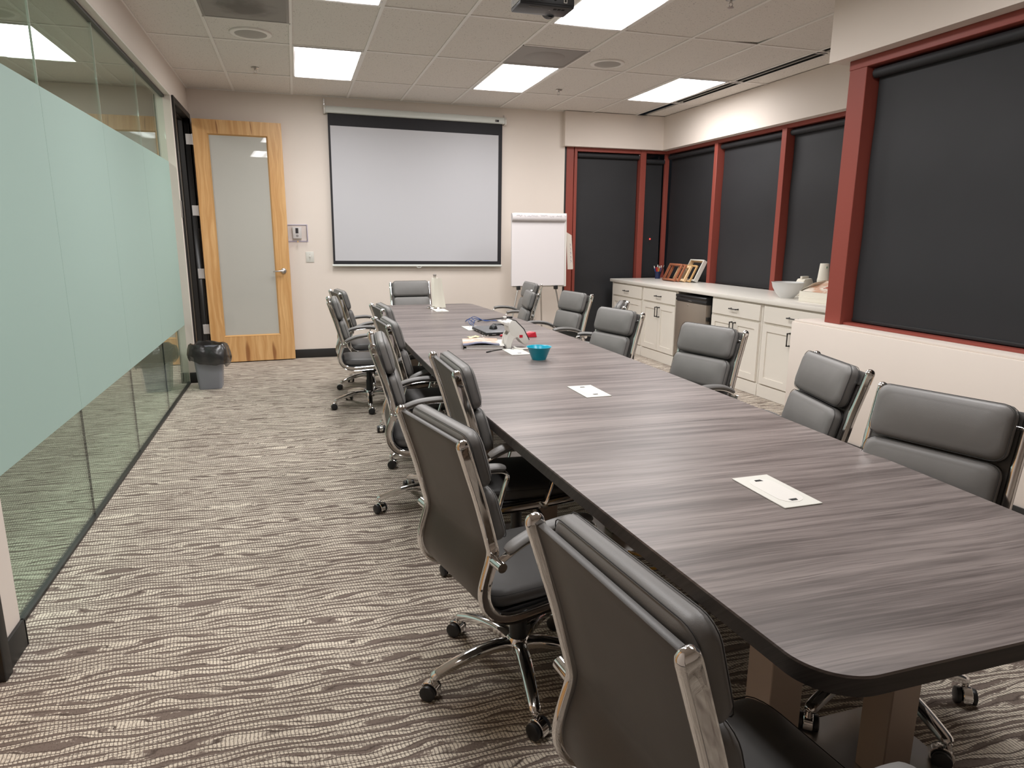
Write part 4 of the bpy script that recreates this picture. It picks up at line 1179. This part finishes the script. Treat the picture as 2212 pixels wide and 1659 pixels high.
for k_, (r, z) in enumerate(prof):
    ring = []
    for j in range(NS):
        a = 2 * PI * j / NS
        sq = 1.0 / max(abs(math.cos(a)), abs(math.sin(a))) ** 0.55
        wv = 0.5 * math.sin(5 * a + ph[0] + 0.5 * k_) + 0.35 * math.sin(9 * a + ph[1] - 0.8 * k_) + 0.25 * math.sin(14 * a + ph[2] + 1.1 * k_)
        outw = max(0, k_ - 2) / 6
        rr2 = r * sq * (1 + 0.07 * wv * (0.3 + outw)) * (1.06 if math.cos(a) > 0 else 1.0)
        zz = z + 0.016 * wv * (0.4 + outw) + 0.035 * outw * (-math.cos(a)) + (0.012 * math.sin(3 * a + ph[3]) if k_ in (2, 3) else 0)
        ring.append((rr2 * math.cos(a), rr2 * math.sin(a) * 0.92, zz + rg.uniform(-0.003, 0.003)))
    rs.append(ring)
MB().rings(rs, True, False).obj('bin_liner', 'bag', wb, smooth=True)

# ------------------------------------------------------------------ things on the table
tw = thing('paper_towel_holder', 'chrome paper towel holder with a thin white roll at the far end of the table', 'paper towel holder', (1.305, 6.745, TZ))
MB().lathe([(0.0, 0.0), (0.086, 0.0), (0.088, 0.006), (0.080, 0.014), (0.03, 0.018), (0.0, 0.018)], n=32).obj('base', 'chrome', tw, smooth=True)
MB().cyl((0, 0, 0.018), (0, 0, 0.315), 0.005, 10).obj('rod', 'steel', tw, smooth=True)
MB().lathe([(0.0, 0.300), (0.010, 0.300), (0.013, 0.318), (0.018, 0.334), (0.0, 0.337)], n=16).obj('finial', 'steel', tw, smooth=True)
tl_ = MB().lathe([(0.018, 0.020), (0.032, 0.020), (0.033, 0.03), (0.033, 0.296), (0.032, 0.300), (0.018, 0.300)], n=28).obj('towel_roll', 'paper_warm', tw, smooth=True)
mb = MB(); vs_ = []; n = 12
for i in range(n + 1):
    u = i / n
    for z, spread in ((0.300, 0.072), (0.16, 0.088), (0.008, 0.108)):
        x = -0.01 + spread * u; y = -0.034 - 0.012 * math.sin(u * 5 + (0.3 - z) * 6) * u - 0.01 * u
        vs_.append((x, y, z))
fs = [(i * 3 + j, (i + 1) * 3 + j, (i + 1) * 3 + j + 1, i * 3 + j + 1) for i in range(n) for j in range(2)]
k2 = len(vs_); vs2 = vs_ + [(x, y + 0.0016, z) for x, y, z in vs_]; fs2 = fs + [tuple(reversed([q + k2 for q in f])) for f in fs]
MB().add(vs2, fs2).obj('loose_sheet', 'paper_warm', tw, smooth=True)

bw = MB().lathe([(0.0, 0.0), (0.040, 0.0), (0.042, 0.003), (0.068, 0.070), (0.074, 0.0745), (0.0745, 0.0765), (0.072, 0.0765), (0.066, 0.071), (0.040, 0.006), (0.0, 0.005)], n=44).obj('bowl', 'teal', None, smooth=True, loc=(1.337, 3.735, TZ))
tag(bw, 'small teal plastic bowl on the table in front of the white phone', 'bowl')

# conference phone on a wedge stand, seen from its side
ph_ = thing('desk_phone', 'white desk phone on a sloped stand in the middle of the table', 'phone', (1.318, 4.20, TZ))
body = [(0.055, 0.030), (0.070, 0.020), (0.090, 0.030), (0.098, 0.052), (0.060, 0.125), (0.005, 0.180), (-0.022, 0.186), (-0.034, 0.168), (-0.045, 0.152), (-0.040, 0.120), (-0.02, 0.085), (0.02, 0.070)]
MB().prism(body, 'y', -0.055, 0.055).obj('body', 'plate2', ph_, 0.007, 2)
fp = [(0.1015, 0.053), (0.064, 0.127), (0.008, 0.183), (-0.018, 0.190), (-0.016, 0.186), (0.006, 0.180), (0.060, 0.1245), (0.097, 0.052)]
MB().prism(fp, 'y', -0.053, 0.053).obj('face_plate', 'black', ph_, 0.001, 1)
stand = [(-0.052, 0.0), (-0.058, 0.03), (-0.050, 0.085), (-0.030, 0.115), (0.0, 0.095), (0.018, 0.072), (-0.005, 0.062), (-0.018, 0.035), (-0.022, 0.0)]
for y0 in (-0.052, 0.034): MB().prism(stand, 'y', y0, y0 + 0.022).obj('stand_side', 'plate2', ph_, 0.003, 1)
box('stand_web', 'plate2', ph_, -0.05, -0.036, -0.032, 0.036, 0.0, 0.085, 0.003)
hs = MB().prism([(-0.085, 0.166), (-0.078, 0.180), (-0.058, 0.172), (-0.040, 0.176), (-0.018, 0.160), (-0.03, 0.140), (-0.055, 0.150)], 'y', -0.05, 0.05).obj('handset', 'plate2', ph_, 0.006, 2)
box('label_strip', 'red', ph_, 0.030, 0.052, -0.0565, -0.055, 0.070, 0.088)
MB().tube(smooth_path([(-0.005, -0.05, 0.012), (0.0, -0.085, 0.007), (0.02, -0.11, 0.0065), (0.06, -0.12, 0.0065), (0.11, -0.11, 0.0065), (0.15, -0.09, 0.0065)], 4), 0.0065, 8).obj('line_cord', 'plate2', ph_, smooth=True)

lp_ = thing('laptop', 'closed dark grey laptop behind the white phone', 'laptop', (1.405, 4.93, TZ), R(2))
box('base', 'black', lp_, -0.125, 0.125, -0.19, 0.19, 0.004, 0.016, 0.004)
MB().box(-0.125, 0.125, -0.19, 0.19, 0.0175, 0.026).obj('lid', P('laptop_lid', (0.10, 0.10, 0.105), 0.4), lp_, 0.004)
for y in (-0.12, -0.05, 0.04): box('port', 'steel', lp_, -0.1265, -0.125, y, y + 0.025, 0.007, 0.012)
for x in (-0.08, -0.02, 0.05): box('port', 'vent', lp_, x, x + 0.03, -0.1915, -0.19, 0.007, 0.012)
for sx in (-1, 1):
    for sy in (-1, 1): MB().cyl((sx * 0.1, sy * 0.16, 0), (sx * 0.1, sy * 0.16, 0.004), 0.008, 8).obj('foot', 'black_soft', lp_)
ms = thing('computer_mouse', 'black computer mouse on the closed laptop', 'mouse', (1.395, 4.93, TZ + 0.026), R(75))
rs = []
for t in range(9):
    u = -1 + t / 4; ww = 0.031 * math.sqrt(max(0.02, 1 - abs(u) ** 2.6)); hh = 0.037 * (1 - 0.45 * u) * math.sqrt(max(0.02, 1 - abs(u) ** 2.4)) * 0.85
    rs.append([(0.054 * u, ww * math.cos(PI * q / 10), 0.001 + hh * math.sin(PI * q / 10)) for q in range(11)])
MB().rings(rs, True, True).obj('shell', 'black', ms, smooth=True)
MB().lathe([(0.0, -0.004), (0.010, -0.004), (0.010, 0.004), (0.0, 0.004)], (0.030, 0, 0.020), 14, 'y').obj('wheel', 'black_soft', ms, smooth=True)
MB().box(0.012, 0.05, -0.0008, 0.0008, 0.012, 0.0235).obj('button_split', 'hole', ms)
pc = MB().box(-0.05, 0.05, -0.028, 0.028, 0.0, 0.022).obj('power_adapter', 'black', None, 0.006, 2, loc=(1.535, 5.25, TZ), rz=R(20))
tag(pc, 'small black power adapter behind the laptop', 'power adapter')

bk = thing('ring_binder', 'white document binder with a dark spine lying under a magazine', 'binder', (1.150, 4.31, TZ), R(-14))
MB().box(-0.125, 0.135, -0.135, 0.135, 0.0, 0.003).box(-0.125, 0.135, -0.135, 0.135, 0.019, 0.022).obj('covers', 'plate2', bk, 0.001, 1)
box('spine', 'black', bk, -0.130, -0.125, -0.136, 0.136, 0.0, 0.022, 0.002)
box('pages', 'paper', bk, -0.11, 0.125, -0.128, 0.128, 0.003, 0.019)
mg = MB()
vs_ = []
for i in range(9):
    u = i / 8
    for y in (-0.14, 0.14): vs_.append((-0.125 + 0.235 * u, y, 0.001 + 0.014 * math.sin(PI * u) ** 2 * (1 if y < 0 else 0.4)))
fs = [(2 * i, 2 * i + 1, 2 * i + 3, 2 * i + 2) for i in range(8)]
k2 = len(vs_); mg.add(vs_ + [(x, y, z + 0.004) for x, y, z in vs_], fs + [tuple(q + k2 for q in reversed(f)) for f in fs] + [(2 * i, 2 * i + 2, k2 + 2 * i + 2, k2 + 2 * i) for i in range(8)] + [(2 * i + 1, k2 + 2 * i + 1, k2 + 2 * i + 3, 2 * i + 3) for i in range(8)] + [(0, k2, k2 + 1, 1), (16, 17, k2 + 17, k2 + 16)])
o = mg.obj('magazine', 'mag', None, smooth=True, loc=(1.142, 4.32, TZ + 0.0225), rz=R(-12))
tag(o, 'open glossy magazine with a curled edge lying on the white binder', 'magazine')
rg = random.Random(4); mb = MB()
for i in range(7):
    a = rg.uniform(0, 3.1); x, y = rg.uniform(-0.03, 0.03), rg.uniform(-0.02, 0.02)
    mb.tube([(x, y, 0.004), (x + 0.03 * math.cos(a), y + 0.03 * math.sin(a), 0.014), (x + 0.05 * math.cos(a + 0.5), y + 0.05 * math.sin(a + 0.5), 0.004)], 0.004, 6)
o = mb.obj('crumpled_wrap', 'clear_plastic', None, smooth=True, loc=(1.18, 4.37, TZ + 0.044))
tag(o, 'crumpled clear plastic wrap lying on the magazine', 'wrapper')
rg = random.Random(21); mb = MB(); vs_ = []
for i in range(6):
    for j in range(4): vs_.append((-0.045 + 0.018 * i, -0.022 + 0.015 * j, 0.002 + rg.uniform(0, 0.014)))
fs = [(i * 4 + j, (i + 1) * 4 + j, (i + 1) * 4 + j + 1, i * 4 + j + 1) for i in range(5) for j in range(3)]
k2 = len(vs_)
o = mb.add(vs_ + [(x, y, z + 0.002) for x, y, z in vs_], fs + [tuple(q + k2 for q in reversed(f)) for f in fs]).obj('snack_wrapper', P('pale_yellow_wrap', (0.72, 0.62, 0.34), 0.4), None, loc=(1.17, 4.66, TZ), rz=R(20))
tag(o, 'pale yellow crumpled snack wrapper left of the laptop', 'wrapper')
cbl = MB().tube(smooth_path([(0, 0, 0.003), (0.04, 0.03, 0.003), (0.10, 0.06, 0.003), (0.13, 0.07, 0.003), (0.16, 0.065, 0.004)], 4), 0.003, 6)
cbl.tube([(0, 0, 0.004), (-0.035, -0.030, 0.004)], 0.0045, 8)
o = cbl.obj('stylus_cable', 'black_soft', None, smooth=True, loc=(1.135, 4.07, TZ))
tag(o, 'thin black cable with a tip in front of the magazine', 'cable')
ln = thing('blue_cable', 'looped blue cable with a white plug behind the laptop', 'cable', (1.42, 5.50, TZ))
mb = MB()
for k_ in range(3):
    mb.tube(smooth_path([(-0.09, -0.22 + 0.05 * k_, 0.004), (-0.05 - 0.02 * k_, -0.05, 0.012 + 0.008 * k_), (0.0, 0.05 + 0.03 * k_, 0.02 + 0.010 * k_), (0.06, 0.06 - 0.03 * k_, 0.015), (0.14, 0.08, 0.006), (0.19, 0.06 + 0.03 * k_, 0.004)], 5), 0.0028, 6)
mb.tube(smooth_path([(-0.06 + 0.035 * math.cos(a), 0.02 + 0.07 * math.sin(a), 0.02 + 0.015 * math.sin(a * 2)) for a in [2 * PI * q / 10 for q in range(11)]], 3), 0.0028, 6)
mb.obj('loops', 'navy', ln, smooth=True)
MB().box(0.19, 0.225, 0.05, 0.064, 0.0, 0.012).obj('plug', 'plate2', ln, 0.002, 1)
bc = thing('display_cable', 'black cable ending in a black and white connector near the far chairs', 'cable', (1.50, 5.55, TZ))
MB().tube(smooth_path([(-0.06, 0.02, 0.005), (0.0, 0.07, 0.008), (0.06, 0.10, 0.006), (0.13, 0.15, 0.005), (0.23, 0.19, 0.006)], 5), 0.0042, 6).obj('lead', 'black_soft', bc, smooth=True)
MB().box(0.215, 0.245, 0.180, 0.205, 0.0, 0.018).obj('white_collar', 'plate2', bc, 0.003, 1)
MB().box(0.246, 0.30, 0.182, 0.207, 0.0, 0.016).obj('connector', 'black', bc, 0.003, 1)
rw = MB().add([(-0.05, -0.03, 0), (0.05, -0.035, 0), (0.055, 0.03, 0), (-0.045, 0.035, 0), (-0.04, -0.02, 0.030), (0.035, -0.028, 0.038), (0.062, 0.02, 0.030), (-0.035, 0.028, 0.022), (0.0, 0.0, 0.042)], [(3, 2, 1, 0), (0, 1, 5, 4), (1, 2, 6, 5), (2, 3, 7, 6), (3, 0, 4, 7), (4, 5, 8), (5, 6, 8), (6, 7, 8), (7, 4, 8)])
o = rw.obj('red_packet', 'red', None, 0.003, 1, False, loc=(1.575, 4.62, TZ))
tag(o, 'crumpled red packet right behind the white phone', 'packet')
o = MB().tube(smooth_path([(-0.02, 0.03, 0.006), (0.0, 0.0, 0.012), (0.03, -0.01, 0.012), (0.045, 0.02, 0.008), (0.02, 0.04, 0.008), (-0.01, 0.05, 0.006)], 4), 0.006, 8).obj('red_strap', 'red', None, smooth=True, loc=(1.40, 4.66, TZ))
tag(o, 'small red strap between the laptop and the phone', 'strap')

# ------------------------------------------------------------------ things on the counter
CZ = 0.907
pcup = thing('pen_cup', 'small dark cup of red, yellow and blue pens at the far corner of the counter', 'pen cup', (4.66, 8.30, CZ))
MB().lathe([(0.0, 0.0), (0.034, 0.0), (0.038, 0.095), (0.035, 0.095), (0.031, 0.004), (0.0, 0.004)], n=24).obj('cup', P('navy_cup', (0.012, 0.02, 0.07), 0.4), pcup, smooth=True)
for (mx, dx, dy, hh, tip) in (('orange', -0.010, -0.012, 0.185, 'plate2'), ('red', -0.016, 0.012, 0.155, 'red'), ('yellow', 0.010, -0.016, 0.17, 'plate2'), ('navy', 0.045, 0.0, 0.175, 'plate2'), ('black', 0.075, -0.01, 0.18, 'steel'), ('navy', -0.045, 0.01, 0.17, 'plate2')):
    p_ = MB().tube([(dx * 0.2, dy * 0.3, 0.006), (dx, dy, hh - 0.03)], 0.0065, 8).obj('pen', mx, pcup, smooth=True)
    MB().tube([(dx, dy, hh - 0.03), (dx * 1.15, dy * 1.15, hh)], [0.0072, 0.0055], 8).obj('pen_cap', tip, p_, smooth=True)
def pframe(nm, lab, yl, w_, h_, d_, bw_, lean, mat, xb, group):
    """frame parallel to the window, left edge at y=yl, running toward the camera, leaning back toward the blind"""
    t_ = thing(nm, lab, 'picture frame', (xb, yl, CZ + d_ * math.sin(R(lean)) + 0.0005), 0, group)
    mb = MB().box(0, bw_, 0, d_, 0, h_).box(w_ - bw_, w_, 0, d_, 0, h_).box(bw_, w_ - bw_, 0, d_, 0, bw_).box(bw_, w_ - bw_, 0, d_, h_ - bw_, h_)
    mb.obj('moulding', mat, t_, 0.002, 1)
    e = 0.003
    MB().box(bw_, bw_ + e, 0.004, d_, bw_, h_ - bw_).box(w_ - bw_ - e, w_ - bw_, 0.004, d_, bw_, h_ - bw_).box(bw_ + e, w_ - bw_ - e, 0.004, d_, h_ - bw_ - e, h_ - bw_).box(bw_ + e, w_ - bw_ - e, 0.004, d_, bw_, bw_ + e).obj('inner_lining', 'frame_tan' if mat in ('plate', 'frame_tan') else mat, t_)
    t_.rotation_euler = (R(-lean), 0, R(-90))
    return t_
fg = 'empty picture frames leaning on the counter'
pframe('picture_frame', 'cream empty wooden picture frame, tallest and rightmost of the leaning frames', 7.72, 0.31, 0.285, 0.055, 0.016, 27, 'plate', 4.665, fg)
pframe('picture_frame', 'gold-brown empty picture frame leaning just in front of the cream frame', 7.75, 0.29, 0.225, 0.022, 0.016, 27, 'frame_gold', 4.630, fg)
pframe('picture_frame', 'raw pale wood picture frame between the red-brown and gold-brown frames', 7.80, 0.28, 0.21, 0.030, 0.026, 27, 'frame_tan', 4.588, fg)
pframe('picture_frame', 'red-brown picture frame second from the left of the leaning frames', 7.90, 0.30, 0.230, 0.026, 0.020, 27, 'frame_wood', 4.552, fg)
pframe('picture_frame', 'red-brown picture frame leftmost of the leaning frames', 7.935, 0.30, 0.235, 0.026, 0.020, 27, 'frame_wood', 4.518, fg)

fb = MB().lathe([(0.0, 0.0), (0.062, 0.0), (0.066, 0.006), (0.105, 0.05), (0.132, 0.10), (0.142, 0.142), (0.147, 0.146), (0.140, 0.147), (0.128, 0.10), (0.10, 0.052), (0.06, 0.008), (0.0, 0.007)], n=48).obj('mixing_bowl', 'frost_plastic', None, smooth=True, loc=(4.37, 5.345, CZ))
tag(fb, 'large frosted plastic mixing bowl on the counter left of the paper cups', 'bowl')
bxg = 'flat pastry boxes on the counter'
b1 = thing('pastry_box', 'lower flat cream cardboard box on the counter, closed', 'box', (4.465, 4.83, CZ), R(3), bxg)
MB().box(-0.19, 0.19, -0.24, 0.24, 0, 0.042).obj('carton', 'paper_warm', b1, 0.003, 1)
MB().box(-0.1915, 0.19, -0.242, 0.242, 0.034, 0.044).obj('lid_lip', 'paper_warm', b1, 0.002, 1)
box('black_tab', 'black', b1, -0.193, -0.190, -0.24, -0.19, 0.030, 0.040)
b2 = thing('pastry_box', 'upper open cream cardboard box with a printed pastry lid, on the other box', 'box', (4.465, 4.83, CZ + 0.0445), R(2), bxg)
mb = MB().box(-0.19, 0.19, -0.235, 0.235, 0, 0.003).box(-0.19, -0.187, -0.235, 0.235, 0.003, 0.045).box(0.187, 0.19, -0.235, 0.235, 0.003, 0.045).box(-0.187, 0.187, -0.235, -0.232, 0.003, 0.045).box(-0.187, 0.187, 0.232, 0.235, 0.003, 0.045)
mb.obj('carton', 'paper_warm', b2)
ld = MB().add([(-0.185, -0.235, 0.048), (-0.185, 0.20, 0.050), (0.06, 0.21, 0.135), (0.06, -0.235, 0.130), (-0.186, -0.235, 0.045), (-0.186, 0.20, 0.047), (0.061, 0.21, 0.132), (0.061, -0.235, 0.127)], [(0, 1, 2, 3), (7, 6, 5, 4), (0, 4, 5, 1), (1, 5, 6, 2), (2, 6, 7, 3), (3, 7, 4, 0)]).obj('printed_lid', 'print', b2)
MB().add([(-0.185, 0.235, 0.046), (0.19, 0.235, 0.046), (0.15, 0.20, 0.15), (-0.10, 0.16, 0.12), (-0.185, 0.237, 0.046), (0.19, 0.237, 0.046), (0.15, 0.202, 0.15), (-0.10, 0.162, 0.12)], [(0, 1, 2, 3), (7, 6, 5, 4), (0, 4, 5, 1), (1, 5, 6, 2), (2, 6, 7, 3), (3, 7, 4, 0)]).obj('side_flap', 'paper_warm', b2)
mb = MB()
for i in range(5):
    c0 = (-0.10 + 0.004 * i, 0.03 - 0.035 * i, 0.082)
    mb.tube([(c0[0] - 0.02, c0[1], c0[2] - 0.004), (c0[0] + 0.03, c0[1] - 0.006, c0[2] + 0.012), (c0[0] + 0.02, c0[1] - 0.022, c0[2] + 0.010), (c0[0] - 0.015, c0[1] - 0.020, c0[2] - 0.002)], 0.0025, 5)
mb.obj('lid_lettering', 'orange', ld)
box('red_stripe', 'red', b2, -0.1915, -0.190, -0.23, -0.17, 0.012, 0.030)
pg = thing('paper_bag', 'white folded paper bag standing behind the frosted bowl, left of the paper cups', 'bag', (4.735, 5.56, CZ), R(12))
MB().prism([(-0.10, 0.0), (0.10, 0.0), (0.095, 0.10), (0.055, 0.165), (-0.045, 0.16), (-0.09, 0.10)], 'y', -0.045, 0.045).obj('bag_body', 'paper_warm', pg, 0.006, 2)
MB().box(-0.05, 0.05, -0.012, 0.012, 0.150, 0.185).obj('folded_top', 'paper_warm', pg, 0.003, 1)
nl = MB()
for i in range(4): nl.box(-0.0955, -0.0945, -0.045, 0.01, 0.03 + 0.015 * i, 0.034 + 0.015 * i)
nl.obj('printed_lines', 'ink', pg)
cup0 = None
base_z = CZ + 0.045
ORD = ['topmost', 'second', 'third', 'fourth', 'fifth', 'sixth', 'seventh', 'eighth', 'ninth', 'tenth', 'eleventh', 'twelfth', 'thirteenth']
for i in range(13):
    z = CZ + 0.0138 * i
    lab = 'topmost white paper cup of the upside-down stack, small green print' if i == 12 else ORD[12 - i] + ' white paper cup from the top of the upside-down stack' if i else 'lowest white paper cup of the upside-down stack, rim on the counter'
    if cup0 is None:
        cup0 = thing('paper_cup', lab, 'cup', (4.715, 5.285, z), 0, 'upside-down stack of paper cups')
        MB().lathe([(0.0555, 0.0), (0.057, 0.002), (0.0555, 0.005), (0.053, 0.006), (0.0395, 0.150), (0.038, 0.152), (0.0, 0.150)], n=28).obj('cup_wall', 'paper_warm', cup0, smooth=True)
        c = cup0
    else:
        c = copy_tree(cup0); c.location = (4.715, 5.285, z); c['label'] = lab
    if i == 12:
        MB().prism([(-0.008, 0.108), (0.006, 0.112), (0.008, 0.124), (-0.005, 0.128)], 'y', -0.0445, -0.0420).obj('green_print', P('green_print', (0.25, 0.42, 0.30), 0.6), c, loc=(-0.01, 0, 0))
bpy.context.view_layer.update()
